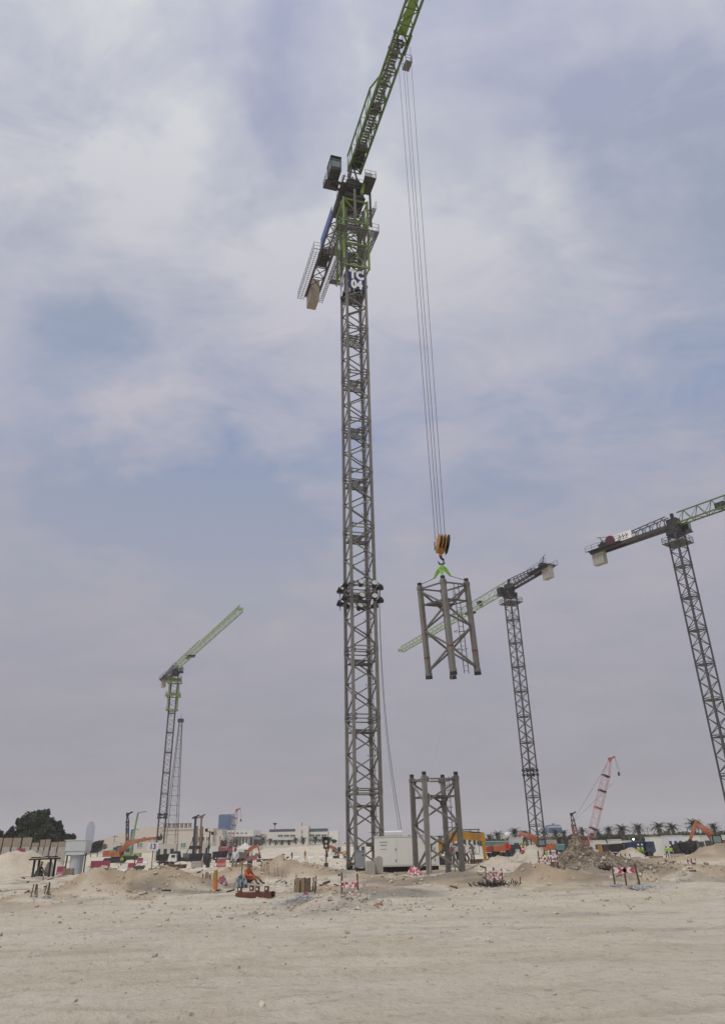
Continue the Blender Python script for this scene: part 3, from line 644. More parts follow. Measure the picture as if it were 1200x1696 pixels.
    E_ = ob('electrical_cabinet', None, T, (0, 0, 0), (0, 0, az - MRZ))
    mb = MB(); mb.box((ex, ey, 69.65), (.8, .8, 1.1)); part('cabinet_body', mb, m_white, E_)
    mb = MB(); mb.box((ex - .4, ey, 69.0), (2.4, 1.3, .08)); mb.rail([(ex + .8, ey - .65, 69), (ex + .8, ey + .65, 69), (ex - 1.6, ey + .65, 69)] if ey > 0 else [(ex + .8, ey + .65, 69), (ex + .8, ey - .65, 69), (ex - 1.6, ey - .65, 69)], 1.1, .02, .8)
    mb.beam((ex, ey, 68.95), (0, 0, 68.95), .2); part('cabinet_deck', mb, m_brownst, E_)
    mb = MB(); q = Vector((ex - .1, ey * .55, 0)); mb.prism([(-.35, 67.3), (.05, 67.3), (.5, 70.3), (.35, 70.5)], -.05, .05, 'x', loc=(q.x, q.y, 0)); part('bracket_plate', mb, m_green, E_)
    mb = MB()
    mb.rail([(-1.4, 1.4, 68.9), (1.3, 1.4, 68.9), (1.3, -1.4, 68.9), (-1.4, -1.4, 68.9)], 1.1, .02, .9); mb.box((0, 0, 68.86), (2.8, 2.8, .05)); part('turntable_deck', mb, m_brownst, U)
    # flood lamps round the mast
    zl = [atY(0, yy, 61).z for yy in (972, 1000)]
    zA = CH + 61 * math.tan(PITCH - math.atan((972 - 808) / FPX)); zB = zA - 1.15
    fr = MB(); q = SW / 2 + .35
    for z in (zA - .1, zB - .1):
        for k in range(4):
            rt = Matrix.Rotation(k * math.pi / 2, 3, 'Z'); fr.beam(rt @ Vector((-q - .3, -q, z)), rt @ Vector((q + .3, -q, z)), .05)
    for sx in (-1, 1):
        for sy in (-1, 1): fr.beam((sx * q, sy * q, zB - .5), (sx * q, sy * q, zA + .1), .05)
    part('lamp_frame', fr, m_dark, T)
    lampm = MB(); lampm.tube([(0, -.0, 0), (0, -.12, 0), (0, -.36, 0)], [.12, .24, .27], 12); lampm.box((0, .08, 0), (.26, .2, .3)); lampm.beam((-.3, -.15, .0), (-.3, -.15, .3), .04); lampm.beam((.3, -.15, 0), (.3, -.15, .3), .04); lampm.beam((-.3, -.15, .3), (.3, -.15, .3), .04)
    lm = lampm.mesh('floodlight', m_black); ln = MB(); ln.tube([(0, -.362, 0), (0, -.372, 0)], .24, 12); lnm = ln.mesh('lens', m_lens)
    for k in range(4):
        for z in (zA, zB):
            for x in ((-.35, .85) if k == 0 else (-.75, .75)):
                p_ = Vector((x, -q - .08, z - .1)); p_.rotate(Euler((0, 0, k * math.pi / 2)))
                o = ob('floodlight', lm, T, p_, (R(-22), 0, k * math.pi / 2 + random.uniform(-.25, .25))); ob('lens', lnm, o)
    o = ob('floodlight', lm, T, (-.5, -q + .1, zB - 1.0), (R(-30), 0, .2)); ob('lens', lnm, o)
    # cable along the mast is a child of the crane
    mb = MB(); mb.tube([(SW / 2 - .1, SW / 2 + .1, 2 + k * 9) for k in range(7)], .025, 4); part('power_cable', mb, m_black, T)
    return T, az, ZJ
LX, LY = atY(727, 890, 44.8).x, 44.8
TROLX = math.hypot(LX - MX, LY - MY)
MAIN, JAZ, ZJ = main_crane()

# ------------------------------------------------------------------ hook block, sling, lifted section
def hook_block():
    top = atY(727, 886, LY); bot = atY(727, 930, LY)
    T = thing('hook_block', 'orange hook block with black sheaves hanging from the crane ropes', 'hook block', (LX, LY, bot.z + .2), R(14)); H = top.z - bot.z - .2
    for i, x in enumerate((-.33, -.11, .11, .33)):
        mb = MB(); mb.prism([(-.22, .42), (-.40, .85), (-.40, H - .3), (-.2, H - .05 + .05 * i), (.18, H - .02 + .07 * i), (.36, H - .25), (.38, .9), (.2, .42)], x - .02, x + .02, 'x'); part('cheek_plate', mb, m_hook if i < 3 else m_black, T, rot=(0, R(11), 0))
    for x in (-.22, 0, .22):
        mb = MB(); mb.tube([(x - .06, 0, H - .45), (x + .06, 0, H - .45)], .37, 16); part('sheave', mb, m_black, T, rot=(0, R(11), 0))
    for x in (-.36, .36):
        for zz in (.7, 1.0):
            mb = MB(); mb.box((x, 0, zz), (.04, .10, .26), rot=Euler((R(15), 0, 0)).to_matrix()); part('slot_plate', mb, m_black, T)
    mb = MB(); mb.box((0, 0, .52), (.5, .34, .22)); mb.tube([(0, 0, .45), (0, 0, .15)], .12, 8); part('swivel', mb, m_hook, T)
    mb = MB(); pts = [(0, 0, .2), (.0, 0, .05), (.17, 0, -.08), (.2, 0, -.28), (.05, 0, -.42), (-.14, 0, -.36), (-.2, 0, -.2)]; mb.tube(pts, [.08, .08, .085, .08, .075, .06, .03], 8); part('hook', mb, m_dark, T)
    tp = atZ(600, 100, ZJ - .6)
    for i, (dx, dy) in enumerate(((-.62, .1), (-.1, .2), (.02, -.2), (.60, -.1))):
        p0 = Vector((dx * .5 + .06, dy, H - .35)); zt = ZJ + Z_BASE - .6 - (bot.z + .2); c, s_ = math.cos(JAZ - R(14)), math.sin(JAZ - R(14))
        w = Vector((dx, dy, 0)); mb = MB(); mb.tube([p0, (w.x, w.y, zt)], .020, 4); part('rope', mb, m_rope, T)
    return T, bot.z
HB, zhook = hook_block()
def sling_and_load():
    W_, H_ = 2.1, 5.6
    topc = atY(729, 968, LY); rz = R(39)
    T = thing('mast_section', 'grey lattice mast section hanging in mid-air from the hook', 'mast section', rot=(0, 0, 0))
    tilt = Euler((R(6), R(-3.0), 0)).to_matrix() @ Euler((0, 0, rz)).to_matrix()
    base = Vector((LX + .02, LY, topc.z)) - tilt @ Vector((0, 0, H_)); T.location = base; T.rotation_euler = tilt.to_euler()
    kit = SectionKit(W_, H_, .26, .10, m_steel, platz=H_ - 1.15, low=False); kit.build(T, 0, sub=False)
    C = corners(W_)
    for k, z in ((0, 1.55), (1, 1.3), (3, 1.1)):
        mb = MB(); mb.box((C[k].x, C[k].y, z), (.266, .266, .10)); part('red_band', mb, m_redmark, T)
    for c in C:
        mb = MB(); mb.box((c.x, c.y, H_ + .12), (.2, .2, .24)); part('pin_block', mb, m_dark, T)
        mb = MB(); mb.box((c.x, c.y, -.06), (.3, .3, .2)); part('socket', mb, m_dark, T)
    S_ = thing('lifting_sling', 'bright green webbing slings and chains between hook and mast section', 'sling', (LX, LY, zhook))
    hp = Vector((0, 0, -.22))
    for i, c in enumerate(C):
        w = base + tilt @ (c + Vector((0, 0, H_ + .1))) - Vector((LX, LY, zhook))
        m_ = Vector((w.x * .36, w.y * .36, w.z * .74)); g = MB()
        if i != 2:
            off = Vector((.06 if i % 2 else -.06, 0, 0))
            g.tube([hp, hp.lerp(m_, .35) + off * 2, m_], [.05, .075, .06], 6); g.tube([hp, hp.lerp(m_, .5) - off, m_], [.045, .06, .05], 6); part('webbing', g, m_sling, S_)
        g = MB(); g.tube([m_ if i != 2 else hp, w], .022, 5); part('chain', g, m_rope, S_)
    # tag line
    p0 = base + tilt @ C[0]; q0 = atY(711, 1290, LY + 1.5)
    g = MB(); g.tube([p0 + Vector((.0, 0, .1)), p0.lerp(q0, .5) + Vector((.02, 0, 0)), q0, pl(712, 47)], .012, 4); o = ob('tag_line', g.mesh('tag_line', m_netw), label='thin white tag line hanging down from the lifted mast section', cat='rope')
sling_and_load()
def standing_section():
    D_ = 49.2; c = pl(727, D_); T = thing('mast_section', 'grey lattice mast section standing upright on the sand beside the generator', 'mast section', (c.x, c.y, c.z - .05), R(17.8))
    kit = SectionKit(2.1, 5.45, .26, .10, m_steel, platz=4.35, low=False); kit.build(T, 0, sub=False)
    for c in corners(2.1):
        mb = MB(); mb.box((c.x, c.y, 5.45 + .12), (.2, .2, .24)); part('pin_block', mb, m_dark, T)
standing_section()

# ------------------------------------------------------------------ far cranes
def far_crane(label, X, Y, z0_, H, rz, w, sh, jaz, jl, cl, jm, lm, cage=None, sec_h=5.5, banner=False, cab=True, hj=2.2, jbt=.1, jt=.2, bt=.11, leg=.22, jw=1.6):
    T = thing('tower_crane', label, 'tower crane', (X, Y, z0_), rz)
    n = round(H / sec_h); sh = H / n; kit = SectionKit(w, sh, leg, bt, lm, platz=sh - .2, ladder=False, detail=False)
    for i in range(n): kit.build(T, i * sh)
    if cage:
        cg = ob('climbing_cage', None, T)
        for c in corners(w + .9):
            mb = MB(); mb.box((c.x, c.y, (cage[0] + cage[1]) / 2), (.24, .24, cage[1] - cage[0])); part('post', mb, m_green, cg)
        for z in (cage[0], (cage[0] + cage[1]) / 2, cage[1]):
            mb = MB(); q = w / 2 + .45 + (.7 if z != cage[0] else .2)
            for k in range(4):
                rt = Matrix.Rotation(k * math.pi / 2, 3, 'Z'); mb.beam(rt @ Vector((-q, -q, z)), rt @ Vector((q, -q, z)), .5, .25)
            mb.rail([(-q, -q, z), (q, -q, z), (q, q, z), (-q, q, z), (-q, -q, z)], 1.1, .05, 1.5) if z != cage[0] else 0
            part('walkway', mb, m_green, cg)
    U = ob('slewing_unit', None, T, (0, 0, 0), (0, 0, jaz - rz))
    mb = MB(); mb.box((0, 0, H + .4), (w + .4, w + .4, .8)); mb.tube([(0, 0, H + .8), (0, 0, H + 1.4)], 1.2, 12); mb.box((0, 0, H + 2.2), (1.9, 1.6, 1.7)); mb.beam((0, 0, H + 2.5), (0, 0, H + 4.2), .5); part('turret', mb, m_dark, U)
    mb = MB(); q = w / 2 + .9; mb.box((0, 0, H - 1.6), (2 * q, 2 * q, .1)); mb.rail([(-q, -q, H - 1.6), (q, -q, H - 1.6), (q, q, H - 1.6), (-q, q, H - 1.6), (-q, -q, H - 1.6)], 1.1, .04, 1.4); part('deck', mb, m_steel2, U)
    if cab:
        mb = MB(); mb.box((1.2, 1.7, H + 1.5), (1.4, 1.1, 1.7), taper=(1.1, 1)); mb.box((1.2, 1.4, H + .6), (1.8, 2.0, .12)); part('operator_cab', mb, m_dark, U)
        mb = MB(); mb.box((1.95, 1.7, H + 1.6), (.06, .9, 1.2)); part('windscreen', mb, m_glass, U)
    J = ob('jib', None, T, (0, 0, 0), (0, 0, jaz - rz)); zj = H + 1.9
    hf = lambda x: hj if x < jl * .45 else hj * .72
    jib_truss(J, 1.0, jl, zj, jw, hf, jm, 2.6, jt, jbt, joined=True)
    mb = MB(); mb.box((jl + .1, 0, zj + .6), (.15, jw, .9)); part('jib_end', mb, jm, J)
    mb = MB(); mb.box((jl * .22, 0, zj + .7), (1.6, 1.0, 1.0)); part('trolley_winch', mb, m_dark, J)
    mb = MB(); mb.box((jl * .3, 0, zj - .35), (2.2, jw + .5, .35)); part('trolley', mb, m_dark, J)
    K = ob('counter_jib', None, T, (0, 0, 0), (0, 0, jaz - rz))
    for sgn in (-1, 1):
        mb = MB(); mb.beam((-1, sgn * .8, zj - .1), (-cl, sgn * .8, zj - .1), .3, .55); part('girder', mb, m_brownst, K)
        mb = MB(); mb.beam((-1, sgn * .5, zj + hj * .9), (-cl * .66, sgn * .5, zj + hj * .6), .16); mb.beam((-cl * .66, sgn * .5, zj + hj * .6), (-cl * .8, sgn * .8, zj), .16); part('chord', mb, m_steel2, K)
    mb = MB(); nn = 7
    for i in range(nn):
        a = -1 - (cl * .66 - 1) * i / nn; b_ = -1 - (cl * .66 - 1) * (i + 1) / nn
        for sgn in (-1, 1):
            zz = zj + hj * (.9 - .3 * (i + .5) / nn); mb.beam((a, sgn * .8, zj), ((a + b_) / 2, sgn * .5, zz), .1); mb.beam(((a + b_) / 2, sgn * .5, zz), (b_, sgn * .8, zj), .1)
    part('bracing', mb, m_steel2, K)
    mb = MB(); mb.box((-cl * .8, 0, zj + .1), (cl * .42, 3.0, .12)); mb.rail([(-cl - .6, -1.5, zj + .1), (-cl * .6, -1.5, zj + .1)], 1.1, .03, 1.5); mb.rail([(-cl - .6, 1.5, zj + .1), (-cl * .6, 1.5, zj + .1)], 1.1, .03, 1.5); part('walkway', mb, m_dark, K)
    for i in range(4):
        mb = MB(); mb.box((-cl + .4 + i * .62, 0, zj - 1.0), (.56, 1.3, 3.2)); part('counterweight_slab', mb, m_conc, K)
    mb = MB(); mb.box((-cl * .84, 0, zj + .8), (1.8, 1.2, .8)); mb.tube([(-cl * .84, -.7, zj + 1), (-cl * .84, .7, zj + 1)], .5, 10); mb.beam((-cl * .8, 0, zj + .5), (-cl * .88, 0, zj + 2.6), .14); mb.beam((-cl * .78, 0, zj + 2.3), (-cl * .92, 0, zj + 2.9), .08); part('hoist_winch', mb, m_dark, K)
    if banner:
        for sgn in (-1, 1):
            mb = MB(); mb.box((-cl * .56, sgn * .95, zj + .95), (3.6, .05, 1.5)); bn = part('banner', mb, m_letter, K)
            mb = MB(); mb.tube([(-cl * .56 - 2.9, sgn * .93, zj + .95), (-cl * .56 - 2.9, sgn * 1.0, zj + .95)], 1.05, 20); part('round_emblem', mb, mat('emblem_maroon', (.10, .02, .035), .5), K)
            for k in range(3):
                mb = MB(); x = -cl * .56 - .7 + k * .7; mb.tube([(x, sgn * .97, zj + 1.45), (x, sgn * .98, zj + .75), (x + .4, sgn * .98, zj + 1.1)], .09, 5); mb.box((x, sgn * .98, zj + .5), (.5, .02, .12)); part('emblem', mb, mat('emblem_dark', (.06, .04, .03), .5), K)
    return T
# crane beyond the lifted section
X2, Y2 = gx(893, 165, -1), 165.; z2 = tz(X2, Y2)
H2 = 53.6; tip = atZ(663, 1077, z2 + H2 + 2.5); a2 = math.atan2(tip.y - Y2, tip.x - X2); l2 = math.hypot(tip.y - Y2, tip.x - X2)
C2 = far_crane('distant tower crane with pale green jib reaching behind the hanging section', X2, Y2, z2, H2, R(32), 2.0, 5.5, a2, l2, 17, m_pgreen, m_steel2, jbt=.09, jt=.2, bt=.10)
# right-hand crane
Y3 = 122.; p3 = atY(1119, 900, Y3); X3 = p3.x + .3; z3 = tz(X3, Y3); H3 = atY(1116, 880, Y3).z - z3 - .8
cj = atZ(985, 915, z3 + H3 + 2); a3 = math.atan2(cj.y - Y3, cj.x - X3) + math.pi
C3 = far_crane('tower crane at the right edge with banner on its counter jib', X3, Y3, z3, H3, R(18), 2.0, 5.5, a3, 40, math.hypot(cj.y - Y3, cj.x - X3) + .6, m_dgreen, m_steel2, banner=True, jbt=.09, jt=.2, bt=.10, jw=1.5)
# left crane
YL = 250.; XL = gx(263, YL, -1); zL = tz(XL, YL); HL = atY(286, 1112, YL).z - zL - 1.2
tip = atZ(397, 1006, zL + HL + 3); aL = math.atan2(tip.y - YL, tip.x - XL)
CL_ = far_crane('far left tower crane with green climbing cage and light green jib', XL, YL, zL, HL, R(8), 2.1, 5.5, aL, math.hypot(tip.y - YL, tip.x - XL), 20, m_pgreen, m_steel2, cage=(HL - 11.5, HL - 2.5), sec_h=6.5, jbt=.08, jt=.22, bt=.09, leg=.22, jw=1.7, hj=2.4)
for T_, ys, nn in ((CL_, 1346, 4), (C2, 1290, 4)):
    z = atY(600, ys, T_.location.y).z - T_.location.z
    for k in range(4):
        for dz in (0, .9):
            mb = MB()
            for x in (-.6, .6): mb.tube([(x, -1.5, z + dz), (x, -1.15, z + dz)], [.34, .2], 8)
            mb.beam((-1.3, -1.2, z + dz), (1.3, -1.2, z + dz), .1); part('floodlight', mb, m_black, T_, rot=(0, 0, k * math.pi / 2))

# ------------------------------------------------------------------ people
SKEL = {
 'stand': ([(0, 0, .95), (0, 0, 1.15), (0, 0, 1.40), (0, 0, 1.50), (0, -.01, 1.60), (0, 0, 1.72)], None),
}
def body_mesh(pose, top, trous, name='body'):
    """one continuous figure grown with a skin modifier; facing -Y"""
    J = {}
    if pose == 'stand' or pose == 'walk':
        k = .18 if pose == 'walk' else .03
        J = dict(pel=(0, 0, .94), wst=(0, 0, 1.12), chs=(0, 0, 1.34), nck=(0, 0, 1.48), hd1=(0, -.02, 1.58), hd2=(0, -.02, 1.68),
            hl=(-.10, 0, .88), kl=(-.11, -.04 - k, .48), al=(-.12, .02 - k * .2, .09), tl=(-.13, -.14 - k * .2, .04), hr=(.10, 0, .88), kr=(.11, -.04 + k * .3, .48), ar=(.12, .03 + k * 1.4, .10), tr=(.13, -.12 + k * 1.4, .04),
            sl=(-.19, 0, 1.40), el=(-.26, .04, 1.12), wl=(-.25, -.10, .90), fl=(-.24, -.14, .80), sr=(.19, 0, 1.40), er=(.26, .04, 1.12), wr=(.25, -.10 - k, .92), fr=(.24, -.15 - k, .82))
    elif pose == 'sit':   # on the ground, knees raised, leaning back a little
        J = dict(pel=(0, .12, .16), wst=(0, .16, .34), chs=(0, .10, .56), nck=(0, .04, .68), hd1=(0, .0, .78), hd2=(0, -.01, .88),
            hl=(-.10, .06, .16), kl=(-.13, -.34, .40), al=(-.13, -.56, .08), tl=(-.14, -.72, .05), hr=(.10, .06, .16), kr=(.13, -.36, .34), ar=(.14, -.66, .08), tr=(.15, -.80, .07),
            sl=(-.19, .10, .60), el=(-.26, -.06, .40), wl=(-.18, -.28, .38), fl=(-.12, -.36, .36), sr=(.19, .10, .60), er=(.26, -.04, .40), wr=(.18, -.28, .34), fr=(.12, -.36, .33))
    else:                 # bending down to work
        J = dict(pel=(0, .15, .85), wst=(0, .02, 1.0), chs=(0, -.22, 1.12), nck=(0, -.34, 1.14), hd1=(0, -.44, 1.14), hd2=(0, -.52, 1.10),
            hl=(-.10, .13, .80), kl=(-.12, -.06, .46), al=(-.12, .06, .09), tl=(-.13, -.10, .04), hr=(.10, .13, .80), kr=(.12, -.02, .46), ar=(.12, .14, .09), tr=(.13, -.02, .04),
            sl=(-.19, -.24, 1.10), el=(-.22, -.32, .84), wl=(-.14, -.42, .64), fl=(-.11, -.46, .55), sr=(.19, -.24, 1.10), er=(.22, -.32, .84), wr=(.14, -.42, .64), fr=(.11, -.46, .55))
    E = [('pel', 'wst'), ('wst', 'chs'), ('chs', 'nck'), ('nck', 'hd1'), ('hd1', 'hd2'), ('pel', 'hl'), ('hl', 'kl'), ('kl', 'al'), ('al', 'tl'), ('pel', 'hr'), ('hr', 'kr'), ('kr', 'ar'), ('ar', 'tr'),
         ('chs', 'sl'), ('sl', 'el'), ('el', 'wl'), ('wl', 'fl'), ('chs', 'sr'), ('sr', 'er'), ('er', 'wr'), ('wr', 'fr')]
    RD = dict(pel=(.14, .11), wst=(.14, .10), chs=(.16, .115), nck=(.06, .06), hd1=(.085, .10), hd2=(.085, .10), h=(.085, .09), k=(.062, .062), a=(.045, .045), t=(.05, .04), s=(.07, .07), e=(.045, .045), w=(.034, .034), f=(.045, .03))
    names = list(J); me = bpy.data.meshes.new('tmp'); me.from_pydata([J[n] for n in names], [(names.index(a), names.index(b_)) for a, b_ in E], [])
    o = bpy.data.objects.new('tmp', me); COL.objects.link(o); md = o.modifiers.new('s', 'SKIN')
    for i, n in enumerate(names):
        sv = me.skin_vertices[0].data[i]; sv.radius = RD.get(n) or RD[n[0]]; sv.use_root = n == 'pel'
    sb = o.modifiers.new('b', 'SUBSURF'); sb.levels = 1
    dg = bpy.context.evaluated_depsgraph_get(); dg.update(); out = bpy.data.meshes.new_from_object(o.evaluated_get(dg))
    COL.objects.unlink(o); bpy.data.objects.remove(o)
    out.materials.clear()
    for m in (m_skin, top, trous, m_black): out.materials.append(m)
    cls = {'nck': 0, 'hd1': 0, 'hd2': 0, 'pel': 2, 'hl': 2, 'hr': 2, 'kl': 2, 'kr': 2, 'al': 2, 'ar': 2, 'tl': 3, 'tr': 3, 'wl': 1, 'wr': 1, 'fl': 0, 'fr': 0}
    P = np.array([J[n] for n in names]); C = [cls.get(n, 1) for n in names]
    for p_ in out.polygons:
        c = np.array(p_.center); p_.material_index = C[int(np.argmin(((P - c) ** 2).sum(1)))]
    smooth(out); out.name = name; return out, J
BODY = {}
def person(px, D, label, pose='stand', top=None, trous=None, helmet=None, vest=None, face=0., group=None, loc=None, dz=0.):
    top = top or m_trous2; trous = trous or m_trous; key = (pose, top.name, trous.name)
    if key not in BODY: BODY[key] = body_mesh(pose, top, trous)
    me, J = BODY[key]; L_ = loc or pl(px, D); T = thing('person', label, 'person', (L_[0], L_[1], L_[2] + dz), face, group); ob('body', me, T)
    h1, h2 = Vector(J['hd1']), Vector(J['hd2']); ax = (h2 - h1).normalized()
    c = h2 + ax * .03
    mb = MB(); pts = [c - ax * .02, c + ax * .05, c + ax * .10, c + ax * .125]
    mb.tube(pts, [.105, .105, .08, .03], 10)
    if helmet: mb.tube([c - ax * .025, c - ax * .01], [.155, .15], 10)
    part('helmet' if helmet else 'hair', mb, helmet or m_trous, T)
    mb = MB(); f = Vector((0, -1, 0)); f = (f - ax * f.dot(ax)).normalized(); m_ = h1.lerp(h2, .35)
    mb.beam(m_ + f * .09, m_ + f * .125 - ax * .02, .03, .03); part('nose', mb, m_skin, T)
    if vest:
        a, b_ = Vector(J['wst']), Vector(J['chs']); mb = MB(); mb.tube([a - (b_ - a) * .2, a, b_, b_ + (b_ - a) * .3], [.165, .165, .185, .13], 10); mb.tube([a.lerp(b_, .3), a.lerp(b_, .42)], [.172, .172], 10)
        part('vest', mb, vest, T)
    return T

# ------------------------------------------------------------------ generator, cabinet, blocks
def near_kit():
    D_ = 53.6; xl, xr = gx(622, D_), gx(729, D_); zg = tz((xl + xr) / 2, D_); zt = atY(680, 1385.5, D_).z; w = xr - xl; cx = (xl + xr) / 2; zb = zg + .33; h = zt - zb; dp = 2.0
    T = thing('generator', 'large white containerised generator with a silver exhaust silencer on its roof', 'generator', (cx, D_ + dp / 2, zg), R(-2.5))
    H0 = .33
    mb = MB(); mb.box((0, 0, H0 + h / 2), (w, dp, h)); mb.box((0, 0, H0 + h + .02), (w + .06, dp + .06, .05)); part('housing', mb, m_offwh, T)
    mb = MB(); mb.box((0.1, 0.05, .17), (w - .3, dp - .3, .34)); part('skid_base', mb, m_black, T)
    n = 3
    for i in range(n):
        x0 = -w / 2 + .25 + i * (w - .4) / n; ww = (w - .4) / n - .06
        mb = MB(); mb.box((x0 + ww / 2, -dp / 2 - .012, H0 + h / 2), (ww, .02, h - .16)); d_ = part('door', mb, m_offwh, T)
        for zz in (.35, 1.0):
            mb = MB(); mb.box((x0 + ww - .07, -dp / 2 - .035, H0 + zz), (.05, .03, .12)); part('handle', mb, m_black, d_)
    mb = MB(); mb.box((-w / 2 - .01, 0, H0 + h / 2), (.02, dp - .3, h - .3)); part('end_panel', mb, m_pale, T)
    for k in range(7):
        mb = MB(); mb.box((-w / 2 - .03, 0, H0 + .35 + k * .16), (.02, dp - .7, .05)); part('louvre', mb, m_grey, T)
    mb = MB(); mb.tube([(-w / 2 + .65, -.3, H0 + h + .22), (-w / 2 + 1.85, -.3, H0 + h + .22)], .19, 14); mb.box((-w / 2 + .9, -.3, H0 + h + .06), (.1, .3, .1)); mb.box((-w / 2 + 1.6, -.3, H0 + h + .06), (.1, .3, .1)); part('silencer', mb, mat('silver', (.62, .62, .60), .3, .6, .03), T)
    mb = MB(); mb.beam((-w / 2 + .62, -.3, H0 + h + .30), (-w / 2 + .45, -.3, H0 + h + .5), .07); part('exhaust_flap', mb, m_black, T)
    for k in range(4):
        mb = MB(); mb.box((-w / 2 + 2.3 + k * .45, 0, H0 + h + .07), (.14, .5, .06)); part('roof_lug', mb, m_dark, T)
    lt = text_mesh('POWER', .16, 1.1, .004, .004); lt.materials.append(m_grey)
    for (x, z, m_, ww, hh) in ((-w / 2 + .62, H0 + h - .48, m_blue2, .38, .05), (-w / 2 + .60, H0 + h - .30, m_grey, .5, .07), (-w / 2 + .62, H0 + h - .72, m_galv, .4, .03)):
        mb = MB()
        r_ = random.Random(int(z * 100))
        xx = -ww / 2
        while xx < ww / 2: q = r_.uniform(.02, .06); mb.box((x + xx, -dp / 2 - .026, z), (q, .006, hh)); xx += q + .015
        part('marking', mb, m_, T)
    T = thing('electrical_cabinet', 'blue grey metal electrical cabinet at the foot of the tall mast', 'electrical cabinet', pl(596.5, 57.5), R(3))
    mb = MB(); mb.box((0, 0, .72), (.68, .5, 1.0)); mb.box((0, 0, 1.25), (.76, .58, .06)); part('cabinet_body', mb, m_grey, T)
    mb = MB(); mb.box((0, -.26, .72), (.6, .02, .92)); d_ = part('door', mb, m_grey, T)
    mb = MB(); mb.box((.18, -.28, .98), (.08, .03, .1)); part('handle', mb, m_black, d_)
    for x in (-.28, .28):
        mb = MB(); mb.box((x, 0, .11), (.08, .44, .22)); part('foot', mb, m_black, T)
    mb = MB(); mb.box((0, .03, .1), (.46, .4, .14)); part('cable_tray', mb, m_black, T)
    for px, D_, s_, lb in ((626.5, 49.6, (.50, .5, .86), 'taller rough concrete block in front of the white generator'), (613, 49.2, (.50, .5, .62), 'lower rough concrete block left of the taller one by the generator')):
        mb = MB(); mb.box((0, 0, s_[2] / 2), s_, R(8), top=.97); mb.box((.05, 0, s_[2] + .03), (s_[0] * .5, .1, .07), R(20)); o = ob('concrete_block', mb.mesh('concrete_block', m_conc), None, pl(px, D_), label=lb, cat='concrete block', group='concrete blocks by the generator')
    # dragging supply cable from lamp ring to generator
    a = atY(627, 965, 61.8); b_ = Vector((gx(668, 55), 55, zt + .1)); pts = []
    for k in range(13):
        t = k / 12; p_ = a.lerp(b_, t); p_.z -= 2.2 * math.sin(math.pi * t) * .5; p_.x -= .35 * math.sin(math.pi * t); pts.append(p_)
    for off, lb in ((0, 'dark cable hanging from the lamp ring down to the generator roof'),):
        mb = MB(); mb.tube(pts, .022, 5); mb.tube([p_ + Vector((-.16 * k / 12, .1, 0)) for k, p_ in enumerate(pts)], .016, 5); ob('hanging_cable', mb.mesh('cable', m_rope), label=lb, cat='cable')
near_kit()

# ------------------------------------------------------------------ foreground things
def net_barrier(px0, px1, D_, posts, h, bands, label, seed=0, slant=0., board=False, fade=1.):
    c = pl((px0 + px1) / 2, D_); w = gx(px1, D_) - gx(px0, D_); T = thing('barrier', label, 'barrier', c, 0, 'striped safety barriers'); r_ = random.Random(seed)
    for i in range(posts):
        x = -w / 2 + w * i / max(1, posts - 1); mb = MB(); lx = (r_.uniform(-.04, .04) if i else 0) + (slant if i == posts - 1 else 0)
        mb.beam((x + lx, r_.uniform(-.04, .04), -.1), (x, 0, h + r_.uniform(-.02, .08)), .05); part('post', mb, m_rebar, T)
    for (z0_, z1) in bands:
        if board:
            n = 6; ww = w / n; a, b_ = MB(), MB()
            for i in range(n):
                mb = a if i % 2 else b_; x = -w / 2 + i * ww; sk = (z1 - z0_) * .5 * (1 if i < n / 2 else -1)
                P = [(x, -.035, z0_), (x + ww, -.035, z0_), (x + ww + sk, -.035, (z0_ + z1) / 2), (x + ww, -.035, z1), (x, -.035, z1), (x + sk, -.035, (z0_ + z1) / 2)]
                q = [(p_[0], p_[1] + .012, p_[2]) for p_ in P]; mb.add(P + q, [(0, 1, 2, 3, 4, 5), (11, 10, 9, 8, 7, 6)] + [(k, k + 6, (k + 1) % 6 + 6, (k + 1) % 6) for k in range(6)])
            part('red_stripes', a, m_netred, T); part('white_stripes', b_, m_netw, T)
        else:
            n = max(10, int(w / .07)); nz_ = 3; ww = w / n; a, b_ = MB(), MB(); grid = {}
            for i in range(n + 1):
                sag = -.05 * math.sin(math.pi * ((i / n * (posts - 1)) % 1)) if posts > 1 else 0
                for j in range(nz_ + 1): grid[i, j] = (-w / 2 + i * ww, -.04 + r_.uniform(-.015, .015), z0_ + (z1 - z0_) * j / nz_ + sag + r_.uniform(-.012, .012))
            for i in range(n):
                for j in range(nz_):
                    if r_.random() < .12: continue
                    red = (i // 2 + j // 2) % 2 == 0 if r_.random() < .75 else r_.random() < .4; red = red and r_.random() < fade; (a if red else b_).add([grid[i, j], grid[i + 1, j], grid[i + 1, j + 1], grid[i, j + 1]], [(0, 1, 2, 3)])
            part('red_netting', a, m_netred, T)['kind'] = 'stuff'; part('white_netting', b_, m_netw, T)['kind'] = 'stuff'
    return T
net_barrier(566, 592, 25.2, 2, .66, ((.34, .50), (.12, .26)), 'torn red and white mesh barrier on the small rubble heap in the centre foreground', 1)
net_barrier(806, 832, 35.8, 3, .62, ((.40, .56), (.20, .36)), 'red and white mesh barrier with three posts over dark rubble right of the standing section', 2)
net_barrier(893, 924, 36.8, 4, .60, ((.34, .48), (.20, .28)), 'faded white mesh barrier with four posts beside the grey spoil heap', 3, fade=.35)
net_barrier(1018, 1056, 32.0, 3, .70, ((.46, .66),), 'red and white chevron board on posts right of the grey spoil heap', 4, slant=.1, board=True)
net_barrier(1030, 1045, 46, 3, .62, ((.30, .55),), 'small pinkish mesh barrier behind the chevron board', 5, fade=.45)
